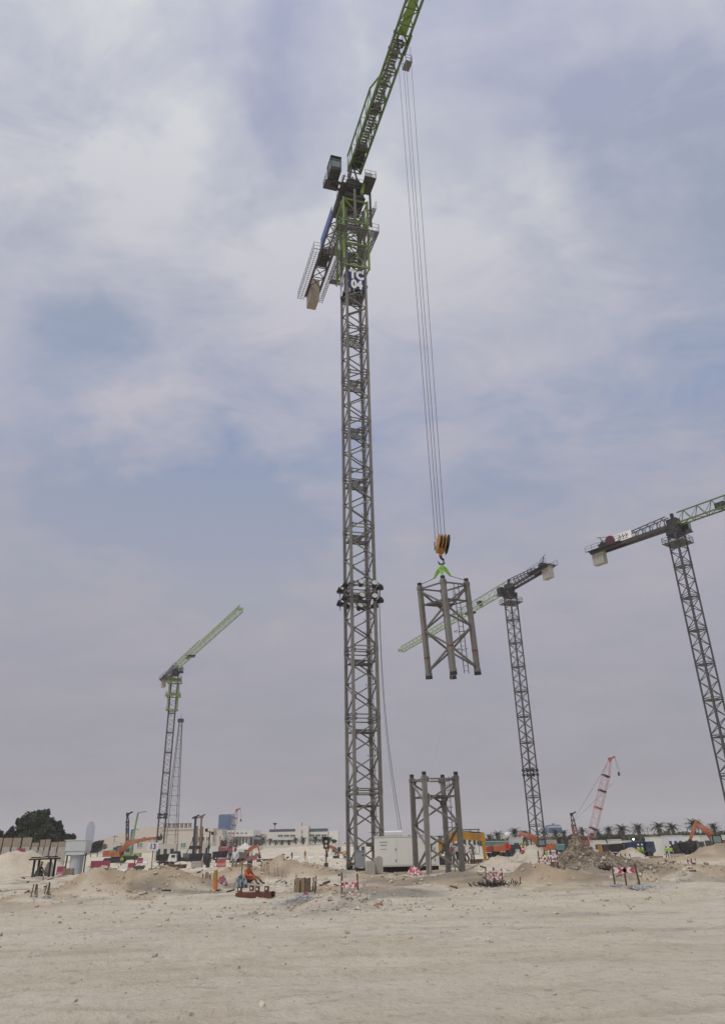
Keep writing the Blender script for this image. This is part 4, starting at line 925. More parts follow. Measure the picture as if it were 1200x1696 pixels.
net_barrier(1092, 1117, 50, 3, .55, ((.28, .5), (.05, .25)), 'sagging crimson mesh barrier on the far side of the right trench', 6)
net_barrier(1140, 1153, 50, 3, .5, ((.2, .42),), 'rightmost little pale red mesh barrier at the trench', 7, fade=.5)
def crumple(name, px, D_, w, h, m1, m2, label, cat, seed):
    r_ = np.random.RandomState(seed); n = 15; c = pl(px, D_); mb = MB(); V = []; F = []; mi = []
    for i in range(n):
        for j in range(n):
            u, v = i / (n - 1) * 2 - 1, j / (n - 1) * 2 - 1; d_ = max(0, 1 - u * u - v * v * .9)
            V.append((u * w / 2 + r_.uniform(-.04, .04), v * w * .35 + r_.uniform(-.04, .04), -.04 + h * d_ ** .6 * r_.uniform(.55, 1.15)))
    for i in range(n - 1):
        for j in range(n - 1): a = i * n + j; F.append((a, a + n, a + n + 1, a + 1)); mi.append(int(r_.rand() < .42))
    me = bpy.data.meshes.new(name); me.from_pydata(V, [], F); me.materials.append(m1); me.materials.append(m2); me.polygons.foreach_set('material_index', mi); me.update()
    ob(name, me, None, c, label=label, cat=cat)
crumple('crumpled_net', 686, 47.5, .85, .48, m_netred, m_netw, 'crumpled pink and white net piled in front of the generator', 'net', 1)
crumple('crumpled_tarp', 503, 27.4, .75, .22, m_tarp, m_netw, 'crumpled grey blue plastic heap below the plywood form', 'tarpaulin', 2)
crumple('crumpled_net', 505, 27.9, .45, .25, m_netred, m_tarp, 'scrap of red net lying on the crumpled grey plastic', 'net', 3)
crumple('cloth_scrap', 626, 23.8, .30, .10, m_cone, m_wood, 'small orange brown cloth scrap on the sand right of the small heap', 'cloth', 4)
crumple('cloth_scrap', 437, 27.0, .32, .08, m_redb, m_wood, 'small red scrap on the sand below the steel frame', 'cloth', 6)
crumple('crumpled_net', 368, 37.5, .45, .35, m_netred, m_tarp, 'small heap of red net and grey plastic right of the orange bollard', 'net', 7)
# rust red steel frame
T = thing('anchor_base', 'rust red steel anchor frame with four box stubs lying on the sand', 'anchor base', pl(423, 30.4), R(-6))
for y in (-.30, .30):
    mb = MB(); mb.box((0, y, .10), (1.28, .16, .18)); part('beam', mb, m_rust, T)
for x in (-.5, .42):
    mb = MB(); mb.box((x, 0, .09), (.15, .44, .15)); part('crossbeam', mb, m_rust, T)
mb = MB(); mb.box((0, 0, .205), (1.2, .5, .02)); part('sand_covered_plate', mb, mat('sandy_plate', (.40, .35, .28), .9), T)
for x, y in ((-.52, -.28), (-.22, .28), (.13, -.28), (.46, -.22)):
    mb = MB()
    for a, b_, c_, d_ in ((-.06, 0, .02, .14), (.06, 0, .02, .14), (0, -.06, .14, .02), (0, .06, .14, .02)): mb.box((x + a, y + b_, .30), (c_ + .001 * (a != 0), d_ - .021 * (a != 0), .17))
    o = part('box_stub', mb, m_rust, T)
    mb = MB(); mb.box((x, y - .072, .30), (.06, .008, .07)); part('label_patch', mb, m_netw, o)
# seated worker under the leaning plank
person(0, 0, 'worker in an orange coverall sitting on the sand under a leaning plank', 'sit', m_shirt_or, m_trous, None, None, R(62), loc=pl(412, 38.5))
T = thing('plank_shade', 'long plank leaning on stakes above the seated worker', 'plank', pl(411, 39.5), 0)
mb = MB(); mb.beam((-.47, .1, .86), (.50, .1, 1.26), .26, .085); part('plank', mb, m_wood, T)
for x, z in ((-.36, .93), (-.1, 1.0), (.1, 1.03)):
    mb = MB(); mb.beam((x, .12, -.1), (x + .02, .12, z), .035); part('stake', mb, m_rebar, T)
crumple('bundle', 398, 37.0, .7, .55, m_tarp, m_trous, 'dark grey bundle of sheets beside the seated worker', 'bundle', 8)
person(0, 0, 'standing worker in a pale shirt and khaki trousers behind the orange bollard', 'walk', m_shirt_wh, m_trous2, None, None, R(-30), loc=pl(388, 55))
# bollard
T = thing('bollard', 'tall orange and yellow traffic bollard standing left of the seated worker', 'bollard', pl(356, 35.2))
mb = MB(); mb.tube([(0, 0, .05), (0, 0, .40)], [.11, .09], 10); part('lower_sleeve', mb, m_cone, T); mb = MB(); mb.tube([(0, 0, .4), (0, 0, .78), (0, 0, .82)], [.09, .07, .03], 10); part('upper_sleeve', mb, m_yellow, T)
mb = MB(); mb.box((0, 0, .03), (.34, .34, .06), R(20)); part('base', mb, m_black, T)
# plywood form
T = thing('plywood_form', 'round plywood column form standing in the sand with stakes around it', 'formwork', pl(502, 33.0))
for k in range(12):
    a = 2 * math.pi * k / 12; mb = MB(); mb.box((math.cos(a) * .27, math.sin(a) * .27, .22), (.03, .142, .50 + .04 * math.sin(k * 3)), a); part('board', mb, m_wood, T)
mb = MB(); mb.box((0, 0, .40), (.42, .42, .04)); part('infill', mb, m_rebar, T)
for x, y, h_ in ((.40, -.05, .5), (.50, .05, .55), (-.33, -.1, .45), (-.30, .2, .6), (.1, -.33, .52), (-.12, -.31, .4)):
    mb = MB(); mb.beam((x, y, -.1), (x, y, h_), .035); part('stake', mb, m_rebar, T)
def stakes(pxs, D_, h, label, m=m_rebar, seed=0, t=.03):
    r_ = random.Random(seed); T = thing('stake_cluster', label, 'stakes', pl(pxs[0], D_), 0, 'stake clusters in the sand'); b0 = T.location
    for px in pxs:
        p_ = pl(px, D_ + r_.uniform(-.5, .5)); q = p_ - b0; mb = MB(); mb.beam(q + Vector((0, 0, -.1)), q + Vector((r_.uniform(-.08, .08), 0, h * r_.uniform(.75, 1.1))), t * r_.uniform(.8, 1.3)); part('stake', mb, m, T)
stakes((51, 58, 62), 33.5, .45, 'three bent stakes in the sand in the lower left foreground', seed=1, t=.035)
stakes((73, 78, 80), 33.8, .45, 'pair of leaning stakes with blue rubble right of the three bent stakes', seed=2, t=.035)
stakes((292, 296, 300, 304, 308, 311), 41, .5, 'row of short timber stakes on the left mound', m_wood, 3, .07)
stakes((337, 341, 345, 349, 353), 43, .5, 'row of rusty starter bars above the orange bollard', seed=4, t=.05)
stakes((432, 436, 441, 445), 45, .45, 'thin starter bars right of the seated worker', m_tan, 5, .04)
stakes((456, 461, 466), 44, .4, 'scrubby short stakes on the central mound', m_tan, 15, .04)
stakes((517, 521), 32.8, .45, 'two dark stakes right of the plywood form', seed=6, t=.05)
crumple('rubble_bag', 77, 33.2, .4, .16, m_tarp, m_rock, 'blue grey rubble bag among the leaning stakes', 'bag', 12)
def board_sign(px, D_, ztop, w, h, label, ink, post_m=m_rebar, txt=None):
    T = thing('site_sign', label, 'sign', pl(px, D_)); z = ztop - T.location.z
    mb = MB(); mb.box((0, 0, z - h / 2), (w, .02, h)); b_ = part('board', mb, m_sign, T)
    mb = MB(); mb.beam((.03, .03, -.1), (.03, .03, z - .05), .05); part('post', mb, post_m, T)
    if txt:
        lt = text_mesh(txt, h * .95, 1.0, .004, .012); lt.materials.append(ink); lt.transform(Matrix.Shear('XZ', 4, (.25, 0)) if False else Matrix.Identity(4)); ob('lettering', lt, b_, (0, -.016, z - h / 2))
    else:
        r_ = random.Random(3)
        for k in range(3):
            mb = MB(); x = -w * .35
            while x < w * .33: q = r_.uniform(.02, .07); mb.box((x + q / 2, -.014, z - h * (.28 + .2 * k)), (q, .006, h * .09)); x += q + .015
            part('lettering', mb, ink, b_)
board_sign(249, 58, atY(249, 1396, 58).z, .80, .50, 'white board with the number 13 on a thin post at the left', m_purple, txt='13')
board_sign(917.5, 38.5, atY(917, 1408, 38.5).z, .36, .34, 'small white notice board on a stick in front of the grey spoil heap', m_purple)
# lamp post like portable light
T = thing('signal_light', 'black portable signal light on a rusty post left of the tall mast', 'signal light', pl(540, 62))
mb = MB(); mb.beam((0, 0, -.1), (0, 0, 1.5), .10); part('post', mb, m_rebar, T)
mb = MB(); mb.box((0, 0, 1.75), (.42, .3, .8)); mb.box((-.15, -.1, 2.15), (.3, .4, .08), R(15)); mb.beam((.1, 0, 2.1), (.2, 0, 2.5), .04); part('lamp_housing', mb, m_black, T)
for z in (1.55, 1.85):
    mb = MB(); mb.tube([(0, -.16, z), (0, -.18, z)], .11, 10); part('lens', mb, m_lens, T)
mb = MB(); mb.box((0, 0, .2), (.3, .3, .4)); part('base', mb, m_rebar, T)
# green brush heap
def brush(px, D_, w, h, label, m, n=160, seed=0, cat='brush pile'):
    r_ = random.Random(seed); mb = MB()
    for _ in range(n):
        x, y = r_.gauss(0, w * .3), r_.gauss(0, w * .2); z = abs(r_.gauss(0, h * .35)); d_ = Vector((r_.uniform(-1, 1), r_.uniform(-1, 1), r_.uniform(0, .9))).normalized() * r_.uniform(.1, .3)
        mb.beam((x, y, z), Vector((x, y, z)) + d_, .035, .012)
    ob('brush_pile', mb.mesh('brush_pile', m), None, pl(px, D_), label=label, cat=cat, kind='stuff')
brush(523, 56, 1.2, .5, 'green and dark scrap brush lying left of the signal light', mat('brush_green', (.07, .09, .05), .8, 0, .4, 6), 150, 1)
brush(580, 58.5, .5, .9, 'dark leafy brush at the left foot of the tall mast', mat('brush_dark', (.05, .05, .03), .8, 0, .4, 6), 110, 2)
brush(820, 35.2, 1.5, .14, 'black burnt debris under the three post barrier', m_black, 160, 3, 'debris')
brush(1000, 37.5, .5, .2, 'dark root clump at the foot of the spoil heap', m_rebar, 80, 4)

# ------------------------------------------------------------------ machines
def excavator(label, px, D_, rz, m, boom=(38, 3.9), stick=(-70, 2.2), s=1., dz=0., group='excavators on the site', tool='bucket'):
    p_ = pl(px, D_); T = thing('excavator', label, 'excavator', (p_.x, p_.y, p_.z + dz), rz, group)
    def sc(mb): mb.v = [(a * s, b_ * s, c * s) for a, b_, c in mb.v]; return mb
    for y in (-1.05, 1.05):
        mb = MB(); prof = [(-1.7, .15), (-1.9, .45), (-1.6, .85), (1.6, .85), (1.9, .45), (1.7, .15), (1.5, 0), (-1.5, 0)]; mb.prism(prof, y - .28, y + .28, 'y'); part('track', sc(mb), m_black, T)
    mb = MB(); mb.box((0, 0, .6), (1.6, 1.7, .4)); mb.tube([(0, 0, .8), (0, 0, 1.02)], .6, 12); part('undercarriage', sc(mb), m_dark, T)
    mb = MB(); mb.box((-.55, 0, 1.45), (3.1, 2.5, .85), taper=(.96, .96)); mb.box((-1.75, 0, 1.55), (.7, 2.45, 1.05), taper=(.8, .95)); part('house', sc(mb), m, T)
    mb = MB(); mb.box((.55, .75, 1.95), (1.4, .95, 1.75), taper=(.85, .95)); c = part('cab', sc(mb), m_dark, T)
    for sgn in (-1, 1):
        mb = MB(); mb.box((.6, .75 + sgn * .48, 2.25), (1.0, .03, .8)); part('window', sc(mb), m_glass, c)
    mb = MB(); mb.box((1.25, .75, 2.2), (.03, .8, 1.0)); part('window', sc(mb), m_glass, c)
    a1, l1 = R(boom[0]), boom[1]; p0 = Vector((.6, -.2, 1.6)); k1 = p0 + Vector((math.cos(a1 + .35), 0, math.sin(a1 + .35))) * l1 * .5; p1 = p0 + Vector((math.cos(a1), 0, math.sin(a1))) * l1
    mb = MB(); mb.beam(p0, k1, .5, .6, .8); mb.beam(k1 - (p1 - k1) * .04, p1, .5, .85, .36); part('boom', sc(mb), m, T)
    a2, l2 = R(stick[0]), stick[1]; d2 = Vector((math.cos(a2), 0, math.sin(a2))); p2 = p1 + d2 * l2
    mb = MB(); mb.beam(p1 - d2 * .5, p1 + d2 * .3, .34, .3, .5); mb.beam(p1 + d2 * .28, p2, .34, .5, .25); part('stick', sc(mb), m, T)
    for q0, q1 in ((p0 + Vector((.5, .3, -.4)), k1), (k1 + Vector((0, 0, .35)), p1 - d2 * .45)):
        mb = MB(); mb.tube([q0, q1], .075, 6); part('cylinder', sc(mb), m_dark, T)
    rt = Matrix.Rotation(-(a2 + math.pi / 2), 3, 'Y'); prof = [(-.05, 0), (.35, -.1), (.6, -.5), (.5, -.9), (.1, -1.05), (-.45, -.9), (-.5, -.8), (-.05, -.75), (-.15, -.4)]
    mb = MB(); V0 = len(mb.v); mb.prism([(-a, b_) for a, b_ in prof], -.5, .5, 'y'); mb.v = [tuple((rt @ Vector(v)) + p2 - Vector((0, .2, 0))) for v in mb.v]; part('bucket', sc(mb), m_dark, T)
    return T
excavator('large orange excavator with outstretched boom behind the magenta barrier at the left', 190, 176, R(4), m_orange, (27, 4.7), (8, 2.6), 1.15)
excavator('red orange excavator with bent arm behind the sand cone right of centre', 903, 150, R(176), m_orange, (32, 4.2), (-75, 2.3), 1.0)
excavator('small orange excavator in front of the office block right wing', 562, 185, R(170), m_orange, (34, 3.3), (-70, 2.0), .72)
excavator('orange excavator with arched arm among the red barriers', 404, 185, R(0), m_orange, (34, 3.9), (-75, 2.2), .80)
excavator('ochre yellow excavator reaching its arm out behind the standing mast section', 716, 86, R(-3), m_yellow, (11, 4.9), (-88, 2.9), 1.0, dz=.1)
excavator('orange excavator with raised boom at the far right edge', 1196, 112, R(172), m_orange, (52, 3.5), (-60, 2.3), .95)
def truck(label, px, D_, rz, mc, mbody, L_=7., kind='dump', s=1., group='site trucks'):
    p_ = pl(px, D_); T = thing('truck', label, 'truck', p_, rz, group)
    def sc(mb): mb.v = [(a * s, b_ * s, c * s) for a, b_, c in mb.v]; return mb
    mb = MB(); mb.box((0, 0, .85), (L_, 1.0, .3)); part('chassis', sc(mb), m_black, T)
    for x in (-L_ / 2 + 1.0, -L_ / 2 + 2.2, L_ / 2 - 1.1):
        for y in (-1.05, 1.05):
            mb = MB(); mb.tube([(x, y - .17, .52), (x, y + .17, .52)], .52, 12); part('wheel', sc(mb), m_black, T)
    mb = MB(); mb.box((L_ / 2 - .9, 0, 1.75), (1.8, 2.4, 1.7), taper=(.88, .94)); c = part('cab', sc(mb), mc, T)
    mb = MB(); mb.box((L_ / 2 + -.04, 0, 2.1), (.06, 2.0, .7)); part('windscreen', sc(mb), m_win, c)
    for y in (-1.17, 1.17):
        mb = MB(); mb.box((L_ / 2 - .8, y, 2.1), (.9, .05, .6)); part('window', sc(mb), m_win, c)
    if kind == 'dump':
        mb = MB(); mb.prism([(-L_ / 2 - .2, 1.2), (-L_ / 2 - .3, 2.5), (L_ / 2 - 2.0, 2.7), (L_ / 2 - 2.3, 1.1)], -1.2, 1.2, 'y'); part('dump_body', sc(mb), mbody, T)
        for k in range(5):
            mb = MB(); x = -L_ / 2 + .2 + k * (L_ - 2.8) / 4
            for y in (-1.23, 1.23): mb.box((x, y, 1.85), (.1, .06, 1.2))
            part('body_rib', sc(mb), mbody, T)
    elif kind == 'mixer':
        mb = MB(); mb.tube([(-L_ / 2 - .3, 0, 2.5), (-L_ / 2 + .8, 0, 2.3), (0, 0, 2.0), (L_ / 2 - 2.1, 0, 1.8)], [.5, .95, 1.15, .6], 14); part('drum', sc(mb), mbody, T)
    else:
        mb = MB(); mb.box((-.9, 0, 2.15), (L_ - 2.2, 2.4, 2.3)); part('box_body', sc(mb), mbody, T)
    return T
truck('dark navy dump truck parked before the white hoarding at the right', 1061, 118, R(4), m_navy, m_navy, 5.0, s=.78)
truck('dark green truck in front of the palms left of the spoil heap', 929, 150, R(75), m_teal, m_teal, 5.5, s=.68)
truck('navy truck under the foot of the pink lattice boom', 948, 140, R(60), m_navy, m_dark, 5.0, s=.62)
truck('red truck among the red barriers at the left', 372, 160, R(10), m_red, m_dark, 5.5, s=.8)
truck('white box truck parked left of the red truck', 352, 165, R(100), m_offwh, m_offwh, 5.0, 'box', s=.85)
truck('dark tipper near the brown piling rigs', 305, 190, R(170), m_dark, m_barw, 5.5, s=.85)
truck('orange tipper parked in front of the teal containers', 836, 150, R(5), m_dark, mat('tipper_orange', (.40, .12, .05), .6), 4.6, s=.75)
truck('low red tipper left of the orange tipper', 816, 152, R(5), m_dark, mat('tipper_red', (.34, .07, .05), .6), 3.6, s=.7)
# pink crawler crane
def crawler_crane(label, px, D_, top, m, mbase, foot_dz=1.6, w=1.5, rz=0., width=1.0, hook=True, gantry=True):
    p_ = pl(px, D_); T = thing('crawler_crane', label, 'crawler crane', p_, rz, 'crawler cranes'); tp = atY(top[0], top[1], D_) - p_; ft = Vector((.6, 0, foot_dz))
    for y in (-2.1, 2.1):
        mb = MB(); mb.prism([(-3, .3), (-3.2, .6), (-2.9, 1.1), (2.9, 1.1), (3.2, .6), (3, .3), (2.7, 0), (-2.7, 0)], y - .4, y + .4, 'y'); part('track', mb, m_black, T)
    mb = MB(); mb.box((-1.2, 0, 1.9), (5.4, 2.8, 1.4)); mb.box((-3.6, 0, 2.0), (.9, 3.2, 1.6)); part('house', mb, mbase, T)
    mb = MB(); mb.box((1.2, -1.5, 2.3), (1.5, 1.1, 1.9)); c = part('cab', mb, mbase, T); mb = MB(); mb.box((1.2, -2.08, 2.6), (1.2, .04, .9)); part('window', mb, m_win, c)
    d_ = (tp - ft); n = max(6, round(d_.length / 2.2)); dn = d_.normalized(); sd_ = Vector((0, 1, 0)); u = dn.cross(sd_).normalized()
    def cor(t):
        ww = w * (1 - max(0, (t - .85) / .15) * .75) * (.3 + .7 * min(1, t / .12)); c = ft + d_ * t; return [c + u * a * ww / 2 + sd_ * b_ * ww / 2 for a, b_ in ((-1, -1), (1, -1), (1, 1), (-1, 1))]
    for k in range(4):
        mb = MB()
        for i in range(n): mb.beam(cor(i / n)[k], cor((i + 1) / n)[k], .12 * width)
        part('boom_chord', mb, m, T)
    mb = MB()
    for i in range(n):
        A, B = cor(i / n), cor((i + 1) / n)
        for k in range(4): mb.beam(A[k], B[(k + 1) % 4], .07 * width); mb.beam(A[k], A[(k + 1) % 4], .06 * width)
    part('boom_lacing', mb, m, T)
    for t in (.18, .42, .62, .80):
        mb = MB(); A, B = cor(t - .006), cor(t + .006)
        for k in range(4): mb.beam((A[k] + B[k]) / 2, (A[(k + 1) % 4] + B[(k + 1) % 4]) / 2, .28 * width)
        part('boom_joint', mb, m_dark if t != .42 else m_red, T)
    mb = MB(); mb.box(tp, (.7, .8, .9)); mb.beam(tp, tp + Vector((1.4, 0, .7)), .4); part('boom_head', mb, m_red if m is m_pink else m, T)
    if gantry:
        g = Vector((-3.2, 0, 6.2)); mb = MB(); mb.beam((-2.8, .8, 2.4), g, .2); mb.beam((-2.8, -.8, 2.4), g, .2); mb.beam((0.2, 0, 2.4), g, .14); part('gantry', mb, m_red, T)
        mb = MB(); mb.beam(g, tp - Vector((1.0, .3, 1.0)) * .2, .06 * width); mb.beam(g + Vector((0, .3, 0)), tp - dn * d_.length * .25 + u * -2.0, .05); part('pendant', mb, m_rope, T)
    if hook:
        hp = tp + Vector((1.3, 0, .4)); mb = MB(); mb.beam(hp, hp + Vector((.4, 0, -3.4)), .05); mb.beam(hp + Vector((.1, 0, 0)), hp + Vector((1.2, 0, -4.2)), .04); part('hoist_rope', mb, m_rope, T)
        mb = MB(); mb.tube([hp + Vector((.4, 0, -3.4)), hp + Vector((.42, 0, -4.3))], [.22, .3], 8); part('hook_block', mb, m_black, T)
    return T
crawler_crane('pink lattice boom crawler crane with red base behind the spoil heap', 973, 200, (1009, 1258), m_pink, m_red, w=1.6, width=.95)
crawler_crane('slim pink crawler crane in front of the blue glass tower', 377, 300, (392, 1342), m_pink, m_red, w=1.3, width=.9)
crawler_crane('distant slender crawler crane with black boom left of the pink one', 955, 240, (945.5, 1349), m_dark, m_dark, w=.8, width=1.0, hook=False, gantry=False)
crawler_crane('crawler crane with black boom and lime green base near the warehouse', 206, 230, (211.5, 1349), m_dark, mat('lime_base', (.26, .34, .15), .6), w=.6, width=1.3, hook=False, gantry=False)
T = thing('mobile_crane', 'lime green telescopic crane slanting right beside the black boom', 'mobile crane', pl(214, 260)); tp = atY(229, 1346, 260) - T.location
mb = MB(); mb.beam((0, 0, 2), tp * .55 + Vector((0, 0, .8)), .7, .7); part('outer_boom', mb, MATS['lime_base'], T); mb = MB(); mb.beam(tp * .55 + Vector((0, 0, .8)), tp, .45, .45); mb.beam(tp, tp + Vector((2.6, 0, .3)), .25); part('inner_boom', mb, m_green, T)
mb = MB(); mb.box((0, 0, 1.2), (7, 2.5, 1.2)); part('carrier', mb, MATS['lime_base'], T)
for x in (-2.6, -1.2, 2.2):
    mb = MB(); mb.tube([(x, -1.35, .55), (x, 1.35, .55)], .55, 10); part('wheel', mb, m_black, T)
def rig(label, px, D_, ytop, m, t=.5, head=True, base=True):
    p_ = pl(px, D_); T = thing('piling_rig', label, 'piling rig', p_, 0, 'piling rigs'); h = atY(px, ytop, D_).z - p_.z
    mb = MB(); mb.beam((0, 0, .3), (.0, 0, h), t, t); mb.beam((t * .9, 0, 1), (t * .9, 0, h * .8), t * .3); part('mast', mb, m, T)
    if head:
        mb = MB(); mb.beam((-.8, 0, h - .2), (.8, 0, h + .5), .3); mb.box((0, 0, h), (.8, .6, .5)); part('mast_head', mb, m, T)
        mb = MB(); mb.box((-.2, -.3, h * .32), (1.3, .6, .7)); part('rotary_drive', mb, m_dark, T)
    mb = MB(); mb.beam((0, 0, h * .55), (-1.6, 0, 1.6), .14); part('stay', mb, m, T)
    if base:
        mb = MB(); mb.box((-1.1, 0, 1.3), (2.0, 1.8, .9)); part('house', mb, m_galv, T)
        for y in (-.9, .9):
            mb = MB(); mb.box((-1.2, y, .4), (3.4, .5, .8), taper=(.85, 1)); part('track', mb, m_black, T)
rig('dark blue black piling rig with tall mast left of the white box truck', 319, 185, 1354, mat('rig_navy', (.02, .025, .05), .6), .42)
rig('brown piling rig with slanted mast head right of the dark rig', 329, 190, 1353, mat('rig_brown', (.20, .11, .06), .7), .34)
rig('shorter brown casing post between the two tall rigs', 323, 195, 1368, mat('rig_tan', (.22, .16, .10), .7), .3, False, False)
rig('short grey casing post right of the brown rig', 332, 198, 1370, m_dark, .26, False, False)
T = thing('site_lamp_post', 'lamp post with black floodlights and cross arms beside the white box truck', 'lamp post', pl(344, 120)); h = atY(344, 1376, 120).z - T.location.z
mb = MB(); mb.beam((0, 0, 0), (0, 0, h), .14); mb.beam((-.5, 0, h - .1), (.5, 0, h - .3), .08); part('post', mb, m_dark, T)
for x, z in ((-.5, h + .1), (.42, h - .35), (0, h * .55)):
    mb = MB(); mb.box((x, -.1, z), (.36, .3, .42)); part('floodlight', mb, m_black, T)
mb = MB(); mb.box((0, 0, .5), (.5, .5, 1.0)); part('base', mb, m_dark, T)

# ------------------------------------------------------------------ traffic barriers
def jersey(px, D_, w, h, m, label, rz=0.):
    mb = MB(); t = h * .25; mb.prism([(-t, 0), (-t, h * .18), (-t * .4, h * .45), (-t * .35, h), (t * .35, h), (t * .4, h * .45), (t, h * .18), (t, 0)], -w / 2, w / 2, 'x')
    o = ob('traffic_barrier', mb.mesh('traffic_barrier', m), None, pl(px, D_), (0, 0, rz), label, 'barrier', 'plastic traffic barriers'); return o
jersey(164, 84, 1.9, 1.45, m_magenta, 'large magenta plastic barrier behind the left mound', R(3))
jersey(33, 100, 1.0, 1.0, m_magenta, 'small magenta barrier at the left edge near the dark shelter')
jersey(100, 92, .9, .95, m_magenta, 'magenta barrier left of the white hopper')
jersey(110, 92, .45, .85, m_barw, 'narrow white barrier against the left side of the hopper')
jersey(139, 92, .8, .85, m_barw, 'white barrier right of the white hopper')
jersey(206, 110, 1.0, .9, m_barw, 'white barrier under the orange excavator')
jersey(217, 110, .9, .95, m_magenta, 'magenta barrier right of the white one under the excavator')
for i, px in enumerate((232, 240, 268, 283)): jersey(px, 170, 1.2, 1.0, (m_magenta, m_barw)[i % 2 == 1], ('magenta barrier left of the 13 board post', 'white barrier just left of the 13 board', 'dusty magenta barrier right of the 13 board', 'white barrier furthest right of the 13 board')[i])
for i, (px, m_, lb) in enumerate(((398, m_magenta, 'magenta barrier left end of the row under the arched excavator arm'), (410, m_magenta, 'second magenta barrier of the row under the arched excavator arm'), (420, m_magenta, 'magenta barrier right end of the row near the blue clothed person'),
    (455, m_barw, 'small white barrier left of the dark figure in the middle distance'), (464, m_barw, 'white barrier behind the dark figure'), (491, m_barw, 'large white barrier left of the orange vested person'), (515, m_barw, 'large white barrier right of the orange vested person'), (532, m_barw, 'white barrier left of the black signal light'), (547, m_barw, 'white barrier right of the black signal light'), (566, m_barw, 'white barrier beside the lime vested worker'))):
    jersey(px, 178, (1.5, 1.5, 1.5, .7, .8, 1.2, 1.15, 1.1, 1.0, 1.1)[i], (1, 1, 1, .7, .7, 1.35, 1.35, 1., 1., .9)[i], m_, lb)
jersey(366, 120, 1.3, 1.1, m_red, 'faded red barrier at the foot of the red truck')
# hopper
T = thing('hopper', 'pale grey hopper with wide square top and narrow round bottom', 'hopper', pl(124, 84)); zt_ = atY(124, 1392, 84).z - T.location.z; zm = zt_ - 1.35
mb = MB(); mb.box((0, 0, zt_ - .5), (2.05, 1.8, 1.0), rot=Matrix.Identity(3)); mb.box((0, 0, zm + .17), (1.9, 1.7, .34)); part('bin', mb, mat('hopper_white', (.50, .54, .55), .5, 0, .04, 1, 0, DUST, .15), T)
mb = MB(); mb.tube([(0, 0, 0), (0, 0, zm)], [.62, .68], 16); part('drum', mb, mat('hopper_grey', (.42, .46, .49), .5, 0, .04, 1), T)
for x in (-.95, .95):
    mb = MB(); mb.box((x, -.3, zm * .55), (.10, .10, zm * 1.1)); mb.box((x * .85, -.3, zm * 1.0), (.5, .14, .14)); part('leg', mb, m_black, T)
mb = MB(); mb.box((-.1, 0, zt_ + .03), (2.15, 1.9, .06)); part('rim', mb, m_offwh, T)
T = thing('brick_pallet', 'small pallet of brown blocks in front of the hopper', 'pallet', pl(113, 68)); mb = MB(); mb.box((0, 0, .06), (.85, .6, .12)); part('pallet_base', mb, m_wood, T)
for i in range(3):
    for k in range(2):
        mb = MB(); mb.box((-.27 + i * .27, 0, .22 + k * .19), (.25, .5, .18)); part('block', mb, m_tan, T)
# dark shelter
T = thing('site_shelter', 'low black steel shelter with flat plank roof and a crouching worker beneath', 'shelter', pl(70, 66), R(-4))
for x in (-.62, .72):
    for y in (-.4, .4):
        mb = MB(); mb.box((x, y, .62), (.13, .13, 1.28)); part('post', mb, m_black, T)
mb = MB(); mb.box((.02, 0, 1.30), (2.0, 1.3, .12), rot=Euler((0, R(-1), 0)).to_matrix()); mb.beam((-.9, -.5, 1.42), (.9, .4, 1.45), .08); part('roof', mb, m_black, T)
mb = MB(); mb.tube([(.35, .3, .05), (.35, .3, .6), (.35, .3, 1.05)], [.3, .33, .18], 10); part('white_sack', mb, m_netw, T)
person(0, 0, 'worker in dark clothes and orange hood crouching under the black shelter', 'sit', m_trous, m_trous, m_cone, None, R(70), loc=pl(66, 65.6), dz=.1)
crumple('tarpaulin', 62, 65.4, 1.0, .5, m_black, m_trous, 'black tarpaulin heap under the left side of the shelter', 'tarpaulin', 21)
T = thing('wheelbarrow', 'dark round wheeled tool standing on the sand near the 13 board', 'wheelbarrow', pl(228, 56)); mb = MB(); mb.tube([(0, -.04, .25), (0, .04, .25)], .25, 14); part('wheel', mb, m_black, T); mb = MB(); mb.box((.05, .1, .5), (.5, .4, .22), taper=(1.3, 1.3)); part('tray', mb, m_galv, T); mb = MB(); mb.beam((-.2, .3, .45), (-.3, .9, .6), .04); mb.beam((.3, .3, .45), (.2, .9, .6), .04); part('handle', mb, m_rebar, T)
T = thing('steel_post', 'thin rusty post standing in the sand left of the 13 board', 'post', pl(221, 58)); mb = MB(); mb.beam((0, 0, -.1), (0, 0, 1.25), .06); part('shaft', mb, m_rebar, T); mb = MB(); mb.box((0, 0, 1.28), (.12, .12, .06)); part('cap', mb, m_rebar, T)
# round red sign
T = thing('round_sign', 'round red warning disc on a stand before the grey cabin', 'sign', pl(842, 120)); z = atY(842, 1402, 120).z - T.location.z
mb = MB(); mb.tube([(0, -.05, z), (0, 0, z)], .48, 18); part('disc', mb, m_redb, T); mb = MB(); mb.box((0, -.06, z), (.14, .02, .5)); mb.beam((0, .05, 0), (0, .05, z), .08); part('stem', mb, m_dark, T)
